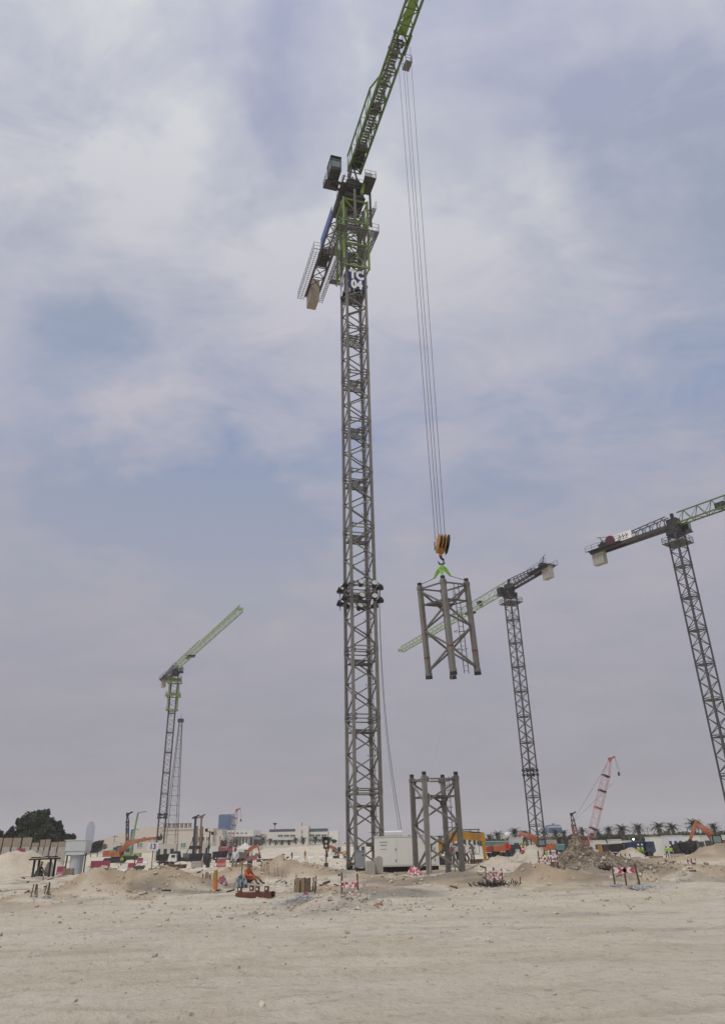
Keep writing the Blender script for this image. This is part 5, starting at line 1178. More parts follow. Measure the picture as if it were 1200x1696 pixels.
# workers
far = [(505, 178, 'worker in an orange vest standing between two large white barriers', 'stand', m_shirt_or, m_trous, m_helmy, None, 10),
 (467, 178, 'dark clothed figure bending beside the small white barriers', 'bend', m_trous, m_trous, None, None, 80),
 (483, 182, 'grey clothed worker left of the large white barrier', 'walk', m_trous2, m_trous, m_helm, None, 40),
 (424, 180, 'worker in blue grey at the right end of the magenta barriers', 'stand', mat('shirt_blue', (.08, .10, .20), .8), m_trous, m_helm, None, 0),
 (429, 181, 'dark worker just right of the one in blue grey', 'walk', m_trous, m_trous, m_helm, None, 90),
 (1060, 104, 'left worker of the lime vested pair before the navy dump truck', 'stand', m_vest, m_trous, m_helm, m_vest, 20),
 (1066, 104, 'right worker of the lime vested pair before the navy dump truck', 'walk', m_vest, m_trous, m_helm, m_vest, 70),
 (1106, 104, 'left worker of the lime vested pair before the white hoarding', 'walk', m_vest, m_trous, m_helmy, m_vest, -40),
 (1113, 104, 'right worker of the lime vested pair before the white hoarding', 'stand', m_vest, m_trous, m_helm, m_vest, 0),
 (902, 90, 'left worker of two lime vested men stooping beside the white notice board', 'bend', m_vest, m_trous, m_helm, m_vest, 60),
 (908, 90, 'right worker of two lime vested men stooping beside the white notice board', 'bend', m_vest, m_trous, m_helmy, m_vest, -60),
 (862, 96, 'worker with a lime vest on the sand cone beside the small red cone', 'bend', m_vest, m_trous, m_helm, m_vest, 90),
 (569, 170, 'lime vested worker right of the small orange excavator', 'bend', m_vest, m_trous, m_helm, m_vest, 30),
 (201, 150, 'worker in a lime vest behind the large magenta barrier', 'stand', m_vest, m_trous, m_helmy, m_vest, 0),
 (757, 72, 'worker in a pale shirt under the ochre excavator arm', 'walk', m_shirt_wh, m_trous, m_helm, None, 30),
 (763, 73, 'worker in khaki under the ochre excavator arm', 'stand', m_trous2, m_trous, m_helm, None, -30),
 (770, 74, 'worker in a pale pink shirt below the ochre excavator boom', 'walk', mat('shirt_pink', (.45, .28, .27), .8), m_trous, m_helm, None, 60),
 (776, 72, 'worker in dark clothes bending near the ochre bucket', 'bend', m_shirt_wh, m_trous, m_helm, None, 80),
 (783, 75, 'worker in grey green right next to the ochre stick', 'stand', mat('shirt_green', (.14, .17, .12), .8), m_trous, m_helm, None, 0),
 (749, 76, 'worker in a red checked shirt left of the pale shirted one', 'stand', mat('shirt_red', (.35, .06, .06), .8), m_trous, m_helm, None, 0)]
for px, D_, lb, pose, a, b_, hl, vs_, fa in far: person(px, D_, lb, pose, a, b_, hl, vs_, R(fa), group='workers on the site')
# red cone
T = thing('traffic_cone', 'small red traffic cone on top of the sand cone right of centre', 'traffic cone', pl(866, 95)); mb = MB(); mb.tube([(0, 0, .05), (0, 0, .9)], [.22, .04], 10); part('cone_body', mb, m_redb, T); mb = MB(); mb.box((0, 0, .03), (.5, .5, .06)); part('base', mb, m_black, T); mb = MB(); mb.tube([(0, 0, .4), (0, 0, .55)], [.15, .115], 10); part('white_band', mb, m_netw, T)
# flatbed lamp
T = thing('work_lamp', 'bright lit work lamp shining beside the navy dump truck', 'lamp', pl(1053.5, 112)); z = atY(1053.5, 1390, 112).z - T.location.z
mb = MB(); mb.beam((0, 0, 0), (0, 0, z), .08); part('post', mb, m_dark, T); mb = MB(); mb.tube([(0, -.1, z), (0, -.02, z)], .10, 10); part('lens', mb, mat('lit_lens', (.9, .9, .8), .4, emis=((1, 1, .85), 6.)), T)

# ------------------------------------------------------------------ cabins, containers, walls
def cabin(label, px0, px1, D_, ytop, m, depth=2.4, cat='container', name='container', ribs=True, windows=0, rz=0., group='site cabins and containers', z_off=0.):
    xa, xb = gx(px0, D_), gx(px1, D_); cx = (xa + xb) / 2; zg = tz(cx, D_) + z_off; h = atY((px0 + px1) / 2, ytop, D_).z - zg; w = xb - xa
    T = thing(name, label, cat, (cx, D_ + depth / 2, zg), rz, group)
    mb = MB(); mb.box((0, 0, h / 2), (w, depth, h)); part('wall', mb, m, T)
    mb = MB(); mb.box((0, 0, h + .04), (w + .12, depth + .12, .08)); part('roof', mb, m_offwh if m is not m_offwh else m_pale, T)
    if ribs:
        mb = MB(); n = max(3, int(w / .45))
        for i in range(n + 1): mb.box((-w / 2 + i * w / n, -depth / 2 - .03, h / 2), (.14, .06, h * .9))
        part('ribs', mb, m, T)
    for i in range(windows):
        x = -w / 2 + (i + .5) * w / windows; mb = MB(); mb.box((x, -depth / 2 - .04, h * .58), (min(1.2, w / windows * .5), .06, h * .32)); part('window', mb, m_win, T)
    return T
cabin('long teal container with pale roof left of the grey cabin', 803, 823, 185, 1394, m_teal); cabin('teal container right next to the long one behind the tippers', 825, 848, 180, 1393.5, m_teal)
cabin('pale blue white tank container behind the tippers', 822, 846, 160, 1400, m_white, ribs=False); cabin('pale container left of the tippers', 796, 818, 165, 1402, m_offwh)
cabin('tall light grey site cabin behind the round red sign', 847, 866, 150, 1388, mat('cabin_grey', (.48, .50, .54), .6, 0, .04, 1), windows=1)
cabin('cream cabin right of the pink crane base', 983, 1004, 150, 1392.5, m_pale, windows=2)
cabin('ochre machine container right of the cream cabin', 996, 1010, 138, 1398, m_yellow); cabin('yellow box container below the pink boom', 962, 974, 138, 1398.5, m_yellow)
cabin('weathered cream cabin left of the navy dump truck', 1014, 1030, 135, 1391, m_pale, windows=2); cabin('pale cabin close behind the navy dump truck', 1031, 1046, 150, 1393, m_offwh, windows=1)
cabin('long white hoarded cabin row behind the lime vested pair', 1078, 1106, 134, 1386.5, m_white, windows=0); cabin('white cabin in the middle of the right row', 1107, 1132, 130, 1384.5, mat('cabin_white', (.62, .63, .68), .6, 0, .05, 1), windows=3)
cabin('grey white cabin towards the right edge', 1133, 1160, 134, 1384.5, m_offwh, windows=2); cabin('pale cabin at the far right edge', 1162, 1210, 140, 1384, m_pale, windows=2)
cabin('cream cabin under the far left crane', 256, 290, 190, 1398, m_build, windows=3); cabin('low cream cabin left of the lime crane base', 183, 197, 240, 1396, m_pale, windows=1)
cabin('cream cabin behind the dark tipper', 336, 352, 200, 1396, m_build, windows=1); cabin('long cream cabin with dark windows behind the trucks', 880, 922, 170, 1392, m_build2, windows=7)
cabin('white site tent cabin behind the ochre excavator', 766, 790, 200, 1380, m_tent, ribs=False, windows=3)
cabin('small cream cabin left of the tall mast', 548, 566, 200, 1397, m_pale, windows=2); cabin('green grey container between the mast legs', 586, 606, 190, 1396, m_pale, windows=2)
T = thing('marquee', 'small white peaked tent in front of the colonnade building', 'tent', pl(405, 240)); z = atY(405, 1389, 240).z - T.location.z
for dx, k in ((0, .8),):
    mb = MB(); q = 2.6 * k; mb.add([(dx - q, -q, z * .45), (dx + q, -q, z * .45), (dx + q, q, z * .45), (dx - q, q, z * .45), (dx, 0, z * k), (dx - q, -q, 0), (dx + q, -q, 0), (dx + q, q, 0), (dx - q, q, 0)], [(0, 1, 4), (1, 2, 4), (2, 3, 4), (3, 0, 4), (5, 6, 1, 0), (6, 7, 2, 1), (7, 8, 3, 2), (8, 5, 0, 3)]); part('canopy', mb, m_tent, T)
# tan hoarding fence at the left with white base
T = thing('hoarding_fence', 'tan hoarding panels with white footing below the dark trees', 'fence', pl(30, 140))
for i, (a, b_) in enumerate(((-14, -2), (0, 14), (16, 29), (32, 47), (49, 60), (62, 70), (71, 79), (81, 92), (93, 107))):
    xa, xb = gx(a, 140) - T.location.x, gx(b_, 140) - T.location.x; zt_ = atY(a, (1388, 1388, 1388, 1387.5, 1396, 1391, 1390.5, 1395, 1394)[i], 140).z - T.location.z; zg = tz(T.location.x + xa, 140) - T.location.z; zm_ = atY(a, 1403, 140).z - T.location.z
    mb = MB(); mb.box(((xa + xb) / 2, 0, (zm_ + zt_) / 2), (xb - xa, .12, zt_ - zm_)); part('panel', mb, m_tan, T); mb = MB(); mb.box(((xa + xb) / 2, -.1, (zg + zm_) / 2 - .2), (xb - xa - .15, .4, zm_ - zg + .4)); part('footing', mb, m_conc, T)
def wall(label, px0, px1, D_, ytop, m, n=8):
    xa, xb = gx(px0, D_), gx(px1, D_); T = thing('perimeter_wall', label, 'wall', (xa, D_, tz((xa + xb) / 2, D_)), 0, 'far perimeter walls'); h = atY((px0 + px1) / 2, ytop, D_).z - T.location.z; w = (xb - xa) / n
    for i in range(n): mb = MB(); mb.box((w * (i + .5), 0, h / 2), (w * .985, .3, h)); part('panel', mb, m, T)
    mb = MB(); [mb.box((w * i, -.05, h / 2 + .15), (.5, .5, h + .3)) for i in range(n + 1)]; part('piers', mb, m, T)
wall('far cream perimeter wall from the left edge to the warehouse', -60, 170, 420, 1399, m_build, 14)
wall('far cream perimeter wall in front of the office block', 340, 640, 395, 1399.5, m_build, 16)
wall('far cream perimeter wall behind the generator and excavator', 641, 870, 395, 1391.5, m_build2, 14)
wall('far brown boundary wall below the palms', 871, 1230, 330, 1382.5, mat('wall_brown', (.17, .14, .12), .9), 20)

# ------------------------------------------------------------------ buildings
def bbox(T, x0, x1, z1, y, dp, m, name='wall', z0_=0.):
    mb = MB(); mb.box(((x0 + x1) / 2, y + dp / 2, (z0_ + z1) / 2), (x1 - x0, dp, z1 - z0_)); return part(name, mb, m, T)
class Bld:
    def __init__(s, label, px, D_, cat='building', name='building'):
        s.D = D_; x = gx(px, D_, 0); s.T = thing(name, label, cat, (x, D_, tz(x, D_))); s.x = x; s.z = s.T.location.z
    def X(s, px): return gx(px, s.D, 5) - s.x
    def Z(s, px, py): return atY(px, py, s.D).z - s.z
    def box(s, p0, p1, ytop, m, y=0., dp=20., name='wall', ybot=None, parent=None):
        zb = -.5 if ybot is None else s.Z((p0 + p1) / 2, ybot); mb = MB(); x0, x1, z1 = s.X(p0), s.X(p1), s.Z((p0 + p1) / 2, ytop); mb.box(((x0 + x1) / 2, y + dp / 2, (zb + z1) / 2), (x1 - x0, dp, z1 - zb)); return part(name, mb, m, parent or s.T)
    def win(s, p0, p1, y0, y1, y=-.15, m=None):
        mb = MB(); x0, x1 = s.X(p0), s.X(p1); za, zb = s.Z((p0 + p1) / 2, y1), s.Z((p0 + p1) / 2, y0); mb.box(((x0 + x1) / 2, y, (za + zb) / 2), (x1 - x0 + .5, .2, zb - za + .4)); f = part('window', mb, m_offwh, s.T)
        mb = MB(); mb.box(((x0 + x1) / 2, y - .12, (za + zb) / 2), (x1 - x0, .1, zb - za)); part('pane', mb, m or m_win, f)
        mb = MB(); n = max(1, int((x1 - x0) / 3)); [mb.box((x0 + (x1 - x0) * k / (n + 1), y - .2, (za + zb) / 2), (.18, .08, zb - za)) for k in range(1, n + 1)]; part('mullion', mb, m_offwh, f)
B = Bld('long pale warehouse with stepped roof behind the far left crane', 270, 430)
B.box(222, 352, 1373, m_build2, 0, 40); B.box(345, 368, 1383, m_build, 2, 30); B.box(352, 364, 1375, m_build2, 6, 8, 'roof_unit')
mb = MB(); x0, x1, x2 = B.X(163), B.X(205), B.X(222); za, zb = B.Z(163, 1391), B.Z(205, 1378); mb.prism([(x0, -.5), (x2 - .05, -.5), (x2 - .05, zb + .4), (x1, zb), (x0, za)], 3, 36, 'y'); part('side_hall', mb, m_build2, B.T)
B.box(226, 262, 1369.5, m_build2, 8, 20, 'roof_unit'); B.box(213, 222, 1373.5, m_bglass, 2.5, 6, 'roof_unit'); B.box(263, 330, 1371.5, m_build, -.4, 1, 'parapet', 1374)
for k, px in enumerate((268, 275, 282, 289, 296, 303, 310)):
    mb = MB(); x = B.X(px); z = B.Z(px, 1371.5); mb.tube([(x, 4, z), (x, 4, z + 2.2)], [.9, .8], 10); mb.tube([(x, 4, z + 2.2), (x, 4, z + 2.6)], [1.1, .9], 10); part('roof_vent', mb, m_tan, B.T)
for px in (236, 246, 254, 318, 326, 334, 342): B.win(px, px + 4, 1386, 1392)
for px in (228, 262, 300): B.win(px, px + 8, 1396, 1403, m=m_teal)
B = Bld('long white colonnade building with tall dark openings', 388, 470)
B.box(345, 417, 1376.5, m_pale, 6, 22); B.box(343, 420, 1375, m_offwh, -2, 32, 'roof', 1386); B.box(417, 431, 1381, m_pale, 8, 22, 'wing'); B.box(419, 431, 1383.5, m_win, 7.7, .4, 'window', 1386); B.box(416, 432, 1390, m_win, 7.5, .4, 'window', 1402)
for k in range(13):
    p0 = 346 + k * 5.4
    B.box(p0 + 1.6, p0 + 4.6, 1387, m_win, 5.7, .4, 'window', 1400); B.box(p0, p0 + 1.3, 1386.3, m_offwh, -1.2, .9, 'column')
for k in range(9): B.box(350 + k * 7, 353.5 + k * 7, 1379, m_galv, -2.1, .15, 'roof_marking', 1381)
B = Bld('white three storey office building with central stair tower and dark roof plant', 495, 530)
B.box(431, 489, 1378, m_pale, 0, 24); B.box(489.3, 511, 1368.5, m_pale, -3, 18, 'stair_tower'); B.box(511.3, 546, 1377.5, m_pale, 0, 24); B.box(546, 560, 1376, m_offwh, -2, 24, 'end_block')
B.box(444, 487.5, 1373, m_roofd, 4, 12, 'roof_plant', 1378); B.box(511.6, 541, 1372, m_roofd, 4, 12, 'roof_plant', 1377.5); B.box(498, 499, 1361, m_galv, 5, .5, 'mast', 1368.5)
mb = MB(); x = B.X(452); z = B.Z(452, 1373); mb.beam((x, 8, z), (x, 8, z + 2.4), .4); mb.tube([(x, 8, z + 2.4), (x, 8, z + 3.8)], [.5, 1.6], 10); part('antenna', mb, m_galv, B.T)
for r_, (ya, yb) in enumerate(((1382.5, 1385.5), (1391, 1394))):
    for k in range(3 if r_ == 0 else 3): B.win(460 + k * 10.3, 468 + k * 10.3 + (1.5 if r_ else 0), ya, yb)
for k in range(3): B.win(440 + k * 6, 444 + k * 6, 1391, 1394)
for ya, yb in ((1382, 1385), (1390, 1393.5), (1398, 1401)):
    for k in range(3): B.win(512.5 + k * 10, 520.5 + k * 10, ya, yb)
for k in range(3): B.win(499.2, 501.2, 1375 + k * 8, 1380 + k * 8, -3.15)
B = Bld('blue glass office tower beyond the colonnade building', 372, 900, name='glass_tower')
B.box(359.5, 377, 1349.5, m_bglass, 0, 14, 'facade'); B.box(377, 384.5, 1350.5, mat('curtain_wall_side', (.05, .13, .27), .3, 0, .15, .08), 1, 12, 'side_facade'); B.box(361, 383, 1348.7, m_roofd, 1, 10, 'roof', 1349.4)
for k in range(7): B.box(359.3, 384.7, 1353 + k * 3.6, m_roofd, -.25, .3, 'floor_band', 1353.5 + k * 3.6)
for k in range(4): B.box(362.5 + k * 4.3, 363 + k * 4.3, 1350, m_roofd, -.5, .3, 'mullion')
B = Bld('very faint tall tower far away in the haze at the left', 145, 2400, name='glass_tower'); TG = mat('tower_glass_pale', (.13, .17, .27), .4, 0, .05, .05); B.box(139, 149, 1367, TG, 0, 22, 'facade'); B.box(141, 147.5, 1361, TG, 3, 14, 'crown', 1367)
for k in range(4): B.box(138.8, 149.2, 1370 + k * 6, TG, -.3, .3, 'floor_band', 1370.7 + k * 6)
B = Bld('blue glass block with curved parapet on a cream podium', 919, 640, name='glass_block'); B.box(909, 931, 1367.5, m_bglass, 0, 16, 'facade'); B.box(911, 929, 1365.6, m_grey, 2, 12, 'parapet', 1367.5); B.box(905, 932, 1380, m_build, -3, 20, 'podium'); B.box(919, 922, 1363.5, m_roofd, 5, 3, 'roof_plant', 1365.6)
B.box(908.8, 931.2, 1368.8, m_pale, -.4, .4, 'cornice', 1370.2)
for k in range(3): B.box(909, 931, 1373 + k * 2.4, m_roofd, -.25, .25, 'floor_band', 1373.4 + k * 2.4)
B = Bld('low cream building with white dome between the palms', 842, 560); B.box(836, 852, 1383, m_build, 0, 14); B.win(839, 841.5, 1385.5, 1388); B.win(846, 848.5, 1385.5, 1388)
mb = MB(); x = B.X(842.5); z = B.Z(842, 1383.2); mb.tube([(x, 5, z), (x, 5, z + .9), (x, 5, z + 1.7), (x, 5, z + 2.1)], [2.5, 2.4, 1.7, .5], 14); part('dome', mb, m_white, B.T)
B = Bld('low cream house right of the blue block', 1100, 480); B.box(1090, 1106, 1377, m_build, 0, 12); B.box(1112, 1118, 1376, m_build2, 2, 8, 'wing'); B.win(1093, 1096, 1379, 1381.5); B.win(1100, 1103, 1379, 1381.5)
B = Bld('low pale hall behind the perimeter wall left of the generator', 600, 520); B.box(566, 640, 1393, m_pale, 0, 20); [B.win(570 + 9 * k, 575 + 9 * k, 1395, 1398) for k in range(7)]
B = Bld('low cream hall behind the perimeter wall right of the generator', 740, 520); B.box(700, 800, 1388.5, m_build, 0, 20); [B.win(705 + 9 * k, 710 + 9 * k, 1390.5, 1393) for k in range(9)]
B = Bld('low cream houses beyond the trees at the left', 170, 520); B.box(120, 164, 1398, m_build, 0, 14); [B.win(125 + 9 * k, 129 + 9 * k, 1400, 1403) for k in range(4)]
# lattice tower beside the far left crane
def lattice_tower(label, px, D_, ytop, wb, wt, m):
    p_ = pl(px, D_); T = thing('lattice_tower', label, 'tower', p_); h = atY(px + 8, ytop, D_).z - p_.z; n = 14
    def cor(t): w = (wb * (1 - t) + wt * t); return [Vector((a * w / 2, b_ * w / 2, h * t)) for a, b_ in ((-1, -1), (1, -1), (1, 1), (-1, 1))]
    for k in range(4): mb = MB(); mb.beam(cor(0)[k], cor(1)[k], .15); part('leg', mb, m, T)
    for i in range(n):
        A, B_ = cor(i / n), cor((i + 1) / n); mb = MB()
        for k in range(4): mb.beam(A[k], A[(k + 1) % 4], .10); mb.beam(A[k], B_[(k + 1) % 4], .05); mb.beam(B_[k], A[(k + 1) % 4], .05)
        part('bracing', mb, m, T)
    mb = MB(); mb.box((0, 0, h + .6), (wt + 1, wt + 1, 1.4)); mb.beam((0, 0, h), (0, 0, h + 3.4), .12); part('antenna', mb, m_dark, T)
lattice_tower('grey tapering lattice radio tower right of the far left crane', 281, 330, 1196, 5.0, 1.2, m_steel2)

# ------------------------------------------------------------------ vegetation
def palm_meshes(seed):
    r_ = random.Random(seed); H = 5.2
    tr = MB(); pts = [(0, 0, 0), (.05, 0, H * .4), (.08, .03, H * .8), (.08, .03, H)]; tr.tube(pts, [.34, .26, .24, .34], 8)
    for k in range(14):
        z = .4 + k * (H - .6) / 14; tr.tube([(.05, .01, z), (.05, .01, z + .12)], [.32, .26], 8)
    cr = MB(); cr2 = MB()
    for k in range(58):
        az = r_.uniform(0, 2 * math.pi); up = r_.uniform(-.35, 1.5) if k < 44 else r_.uniform(-1.4, -.7); L_ = r_.uniform(2.0, 2.9) if k < 44 else 1.9; tgt = cr if k < 44 else cr2; L_ *= 1.12
        P = []; p_ = Vector((.08, .03, H)); el = up
        for i in range(7): P.append(p_.copy()); d_ = Vector((math.cos(az) * math.cos(el), math.sin(az) * math.cos(el), math.sin(el))); p_ = p_ + d_ * (L_ / 6); el -= .24
        for i in range(6): tgt.beam(P[i], P[i + 1], .05)
        for i in range(1, 7):
            c = P[i]; dd = (P[i] - P[i - 1]).normalized(); sdv = dd.cross(Vector((0, 0, 1))).normalized()
            for sg in (-1, 1):
                for q in (0, .5):
                    b_ = c - dd * q * L_ / 6; ll = .70 * (1.15 - i / 7.5); e = b_ + sdv * sg * ll * .8 + dd * ll * .6 + Vector((0, 0, -.25 * ll + r_.uniform(-.06, .06))); tgt.add([b_, b_ + dd * .2, e], [(0, 1, 2)])
    return tr.mesh('trunk', m_trunk), cr.mesh('crown', m_palm), cr2.mesh('dry_fronds', m_palmd)
PM = [palm_meshes(k) for k in range(3)]
def palm(px, D_, ytop, label, k):
    p_ = pl(px, D_); T = thing('palm_tree', label, 'palm tree', p_, random.uniform(0, 6), 'date palms'); h = atY(px, ytop, D_).z - p_.z; s_ = h / 7.0 * random.uniform(.90, 1.10); q_ = random.uniform(1.1, 1.4); T.scale = (s_ * q_, s_ * q_, s_)
    a, b_, c = PM[k % 3]; ob('trunk', a, T); ob('crown', b_, T); ob('dry_fronds', c, T)
for i, (px, D_, yt, lb) in enumerate([(434, 430, 1388, 'leftmost palm at the left end of the office building'), (447, 440, 1390, 'short palm under the left roof plant of the office'), (456, 440, 1390, 'palm just left of the first office window row'), (467, 440, 1391, 'small palm below the office windows left of centre'), (478, 440, 1391, 'small palm below the middle office window'), (490, 430, 1387, 'palm at the left edge of the stair tower'), (502, 425, 1385, 'tall palm in front of the stair tower'),
    (522, 420, 1383.5, 'tallest palm before the right office wing'), (535, 430, 1386, 'palm before the last window column of the office'), (545, 425, 1385, 'palm at the office end block'), (383, 440, 1391, 'palm by the colonnade left part'), (392, 440, 1391, 'palm before the colonnade middle'), (371, 440, 1389, 'dark palm at the colonnade left end'),
    (811, 330, 1379, 'small palm furthest left of the right-hand row'), (825, 325, 1377, 'bushy palm next to the dome building'), (855, 320, 1373, 'large bushy palm right of the white dome'), (872, 325, 1375, 'palm between the grey cabin and the crane mast'), (902, 320, 1373, 'palm right against the distant crane mast'), (922, 322, 1375, 'palm in front of the blue glass block'), (936, 322, 1376, 'palm just right of the blue glass block'),
    (967, 320, 1371, 'palm left of the pink boom'), (991, 320, 1371, 'palm immediately right of the pink boom'), (1011, 318, 1370, 'second palm right of the pink boom'), (1034, 300, 1365, 'palm left of the cabin with the work lamp'), (1061, 300, 1363.5, 'palm above the navy dump truck'), (1095, 300, 1364, 'palm above the white hoarded cabins'), (1118, 298, 1362.5, 'broad palm above the middle white cabin'), (1153, 295, 1360, 'palm next to the raised boom at the right edge'), (1186, 300, 1361, 'palm behind the rightmost excavator')]): palm(px, D_, yt, lb, i)
def leaf_cloud(lobes, n, size, seed):
    r_ = np.random.RandomState(seed); V = []; F = []
    for (cx, cy, cz, rx, ry, rz) in lobes:
        for _ in range(n):
            d_ = r_.normal(size=3); d_ /= np.linalg.norm(d_); q = r_.uniform(.45, 1.05) ** .6; c = np.array([cx + d_[0] * rx * q, cy + d_[1] * ry * q, cz + d_[2] * rz * q]); a = r_.normal(size=3); a /= np.linalg.norm(a); b_ = np.cross(a, r_.normal(size=3)); b_ /= np.linalg.norm(b_); s_ = size * r_.uniform(.5, 1.3); k = len(V)
            V += [tuple(c - a * s_), tuple(c + b_ * s_ * .55), tuple(c + a * s_), tuple(c - b_ * s_ * .55)]; F.append((k, k + 1, k + 2, k + 3))
    return V, F
def tree_meshes(seed, h, w):
    r_ = random.Random(seed); lobes = []
    for k in range(13): a = r_.uniform(0, 6.28); zz = r_.uniform(.34, .93); rr = w * .36 * math.sin(min(1, (1.08 - zz) * 1.6) * 1.57); lobes.append((math.cos(a) * rr * r_.random(), math.sin(a) * rr * r_.random(), h * zz, w * r_.uniform(.13, .24), w * .2, h * r_.uniform(.07, .13)))
    lobes += [(r_.uniform(-w * .3, w * .3), r_.uniform(-2, 2), h * r_.uniform(.72, .97), .5, .5, h * .08) for _ in range(9)]; V, F = leaf_cloud(lobes, 300, .38, seed); me = bpy.data.meshes.new('crown'); me.from_pydata(V, [], F); me.materials.append(m_leaf)
    tr = MB(); tr.tube([(0, 0, 0), (.1, 0, h * .3), (0, 0, h * .7)], [.32, .24, .1], 8)
    for l in lobes[:8]: tr.tube([(.08, 0, h * .3), (l[0] * .6, l[1] * .6, l[2] * .85), l[:3]], [.13, .08, .03], 5)
    return tr.mesh('trunk', m_trunk), me
TM = [tree_meshes(3, 11, 9), tree_meshes(4, 11, 8)]
for i, (px, D_, yt, lb) in enumerate([(48, 215, 1342, 'tallest dark evergreen tree in the left clump'), (33, 225, 1352, 'dark evergreen at the left edge of the clump'), (64, 225, 1352, 'dark tree just right of the tallest in the left clump'), (79, 222, 1357, 'second rounded dark crown in the middle of the left clump'), (91, 235, 1366, 'lower dark tree towards the right of the left clump'), (101, 240, 1374, 'small dark tree near the right end of the clump'), (111, 250, 1381, 'lowest dark tree at the right end of the clump'), (14, 225, 1366, 'dark tree left of the clump near the frame edge'), (-14, 220, 1372, 'dark tree at the outermost left'),
    (150, 330, 1393, 'small bushy tree right of the hopper'), (161, 335, 1392, 'small round tree beside the warehouse side hall'), (370, 400, 1390, 'dark round tree before the colonnade'), (553, 420, 1390, 'small tree at the right end of the office block')]):
    p_ = pl(px, D_); T = thing('tree', lb, 'tree', p_, i * 1.3, 'broadleaf trees'); s_ = (atY(px, yt, D_).z - p_.z) / 11.4; T.scale = (s_ * (1 if i < 9 else 1.2), s_ * (1 if i < 9 else 1.2), s_); a, b_ = TM[i % 2]; ob('trunk', a, T); ob('crown', b_, T)
def hedge(label, px0, px1, D_, ytop, m, seed, n=22):
    xa, xb = gx(px0, D_), gx(px1, D_); r_ = random.Random(seed); z0_ = tz((xa + xb) / 2, D_); h = atY((px0 + px1) / 2, ytop, D_).z - z0_; lobes = []
    for k in range(n): lobes.append((r_.uniform(xa, xb), D_ + r_.uniform(-2, 2), z0_ + h * r_.uniform(.25, .72), (xb - xa) / n * 1.6, 2.2, h * r_.uniform(.22, .36)))
    V, F = leaf_cloud(lobes, 240, .42, seed); me = bpy.data.meshes.new('hedge'); me.from_pydata(V, [], F); me.materials.append(m); ob('hedge', me, kind='stuff', label=label, cat='hedge')
hedge('olive hedge mass beneath the palms at the right', 925, 1215, 325, 1377, m_leaf2, 5, 40)
hedge('low shrubs below the palms left of the pink crane', 800, 925, 345, 1386, m_leaf2, 6, 16)
hedge('dark shrubs along the far wall at the left', 112, 172, 400, 1396, m_leaf2, 7, 12)
hedge('dark shrubs along the far wall behind the generator', 600, 790, 385, 1393, m_leaf2, 8, 16)

# ------------------------------------------------------------------ clutter of the working zone: small distinct materials heaps
r_ = random.Random(42)
CL = [('timber_stack', 'stack of sawn timber', 'timber stack'), ('block_stack', 'stack of grey concrete blocks', 'block stack'), ('pipe_stack', 'bundle of dark steel pipes', 'pipe stack')]
def clutter(kind, px, D_, label, s_=1.):
    p_ = pl(px, D_)
    if kind == 0:
        T = thing('timber_stack', label, 'timber stack', p_, r_.uniform(-.4, .4))
        for k in range(3):
            for i in range(4): mb = MB(); mb.box((0, -.3 + i * .2, .1 + k * .16), (2.4 * s_, .17, .13)); part('timber', mb, m_wood, T)
    elif kind == 1:
        T = thing('block_stack', label, 'block stack', p_, r_.uniform(-.4, .4))
        for k in range(3):
            for i in range(4): mb = MB(); mb.box((-.62 + i * .41, 0, .15 + k * .29), (.39, .5, .27)); part('block', mb, m_conc, T)
    else:
        T = thing('pipe_stack', label, 'pipe stack', p_, r_.uniform(-.3, .3))
        for k in range(6): mb = MB(); mb.tube([(-1.6 * s_, -.35 + (k % 3) * .3 + (k // 3) * .15, .15 + (k // 3) * .26), (1.6 * s_, -.35 + (k % 3) * .3 + (k // 3) * .15, .15 + (k // 3) * .26)], .14, 7); part('pipe', mb, m_rebar, T)
for kind, px, D_, lb in [(0, 262, 105, 'timber stack on the sand below the far left crane'), (2, 290, 120, 'dark pipe bundle right of the far left crane'), (1, 326, 120, 'grey block stack below the brown piling rig'), (2, 440, 150, 'dark pipe bundle between the office palms and the central mound'), (0, 398, 110, 'timber stack under the magenta barrier row'), (2, 985, 100, 'pipe bundle behind the spoil heap'), (0, 1008, 102, 'timber stack behind the right shoulder of the spoil heap'), (1, 1124, 100, 'grey block stack right of the lime vested pair'), (0, 1080, 100, 'timber stack between the two lime vested pairs'), (2, 1140, 108, 'dark pipe bundle before the grey white cabin'), (2, 800, 100, 'pipe bundle left of the low red tipper'), (1, 740, 95, 'grey block stack under the ochre excavator boom')]: clutter(kind, px, D_, lb, .35 if D_ < 70 else 1)

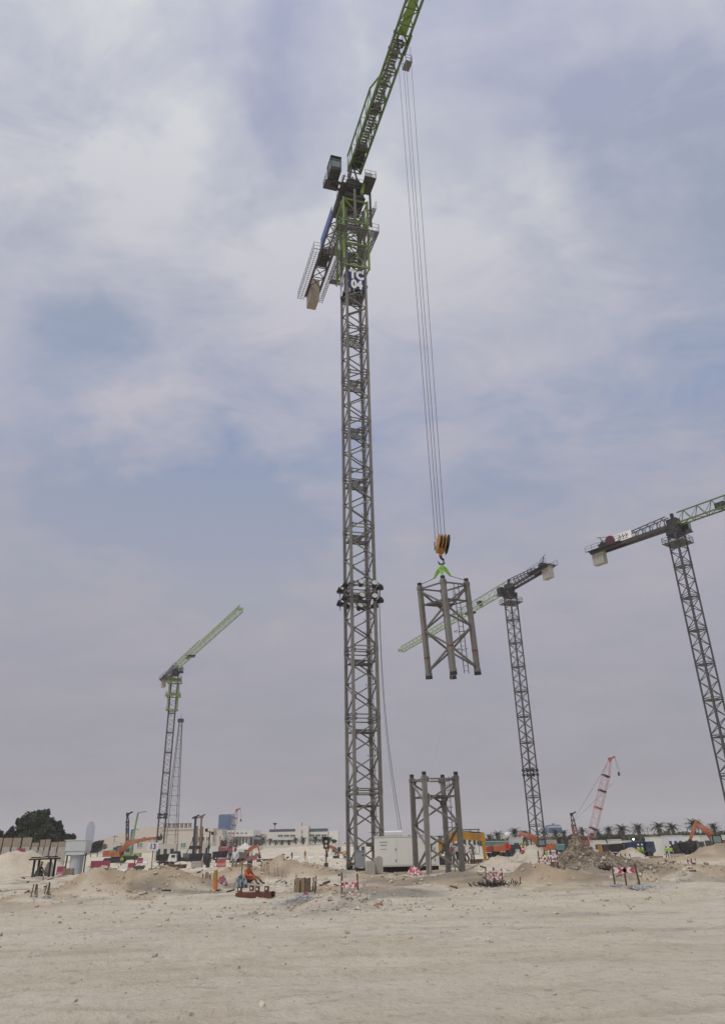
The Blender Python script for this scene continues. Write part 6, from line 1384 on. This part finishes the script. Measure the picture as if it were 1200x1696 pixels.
# dark plant and stores in front of the right-hand cabins
truck('dusty grey tipper parked before the grey white cabin', 1146, 120, R(8), m_galv, m_dark, 5.0, s=.72)
truck('small dark pickup between the white cabins and the lime vested pair', 1127, 116, R(175), m_dark, m_dark, 4.2, s=.6)
truck('brown tipper left of the navy dump truck', 1024, 118, R(12), m_rebar, m_dark, 5.0, s=.7)
truck('dusty cream tipper below the arched orange excavator arm', 884, 128, R(8), m_pale, m_barw, 4.6, s=.6)
truck('black loader truck under the brown piling rig', 332, 150, R(5), m_black, m_dark, 4.8, s=.75)
truck('grey tipper right of the red truck', 392, 158, R(172), m_galv, m_galv, 4.6, s=.7)
truck('pale tipper standing below the far left crane', 276, 140, R(8), m_offwh, m_dark, 4.6, s=.7)
for i, (px, D_, yt, lb) in enumerate([(1075, 300, 1369, 'thin leaning utility pole behind the navy dump truck'), (1141, 310, 1368, 'utility pole between the palms near the right edge'), (432, 300, 1380, 'utility pole at the left end of the office palms'), (758, 300, 1372, 'utility pole over the ochre excavator boom'), (186, 300, 1383, 'utility pole left of the warehouse')]):
    T = thing('utility_pole', lb, 'pole', pl(px, D_), 0, 'utility poles'); h = atY(px, yt, D_).z - T.location.z
    mb = MB(); mb.tube([(0, 0, 0), (.1, 0, h)], [.16, .1], 6); part('shaft', mb, m_galv, T); mb = MB(); mb.beam((-.9, 0, h - .5), (1.0, 0, h - .5), .14); mb.box((.9, 0, h - .65), (.5, .2, .14)); part('crossarm', mb, m_galv, T)
T = thing('shade_frame', 'grey steel canopy frame above the ochre excavator boom', 'canopy', pl(781, 190)); z = atY(781, 1374, 190).z - T.location.z
mb = MB(); mb.box((0, 0, z), (4.2, 2.5, .25)); part('roof', mb, m_galv, T)
for x in (-1.9, 0, 1.9):
    for y in (-1.1, 1.1):
        mb = MB(); mb.box((x, y, z / 2), (.16, .16, z - .3)); part('post', mb, m_galv, T)
# wind-blown litter and offcuts lying about: uncountable
def litter():
    rr = random.Random(9); mb = MB()
    for _ in range(420):
        px = rr.uniform(40, 1165); D_ = rr.choice([rr.uniform(33, 60), rr.uniform(60, 170), rr.uniform(100, 170)]); p_ = pl(px, D_); k = D_ / 60; L_ = rr.uniform(.1, .5) * (.7 + k * .5)
        an = rr.uniform(0, 3.14); mb.cur = rr.choice([0, 0, 1, 1, 2, 3]); d_ = Vector((math.cos(an) * L_, math.sin(an) * L_, rr.uniform(-.05, .12) * k)); mb.beam(p_ + Vector((0, 0, .04)), p_ + d_ + Vector((0, 0, .06)), rr.uniform(.03, .12) * (.6 + k * .4), rr.uniform(.03, .10) * (.6 + k * .4))
    ob('site_litter', mb.mesh('site_litter', m_wood, m_rebar, m_dark, m_barw), kind='stuff', label='offcuts and scraps strewn over the working zone', cat='debris')
litter()

# ------------------------------------------------------------------ haze
def haze():
    mb = MB(); R_ = 3060.; mb.box((0, 0, 45), (2 * R_, 2 * R_, 2 * 48.5)); mb.v = [(a, b_, -3.0 if c < 0 else 86.) for a, b_, c in mb.v]
    m = bpy.data.materials.new('haze_air'); m.use_nodes = True; t = m.node_tree; t.nodes.clear(); o = N(t, 'ShaderNodeOutputMaterial'); v = N(t, 'ShaderNodeVolumePrincipled')
    v.inputs['Color'].default_value = (.93, .94, .96, 1); v.inputs['Density'].default_value = HAZE; v.inputs['Anisotropy'].default_value = .2; t.links.new(v.outputs[0], o.inputs['Volume'])
    ob('haze', mb.mesh('haze', m), kind='stuff')
HAZE = .00022
haze()
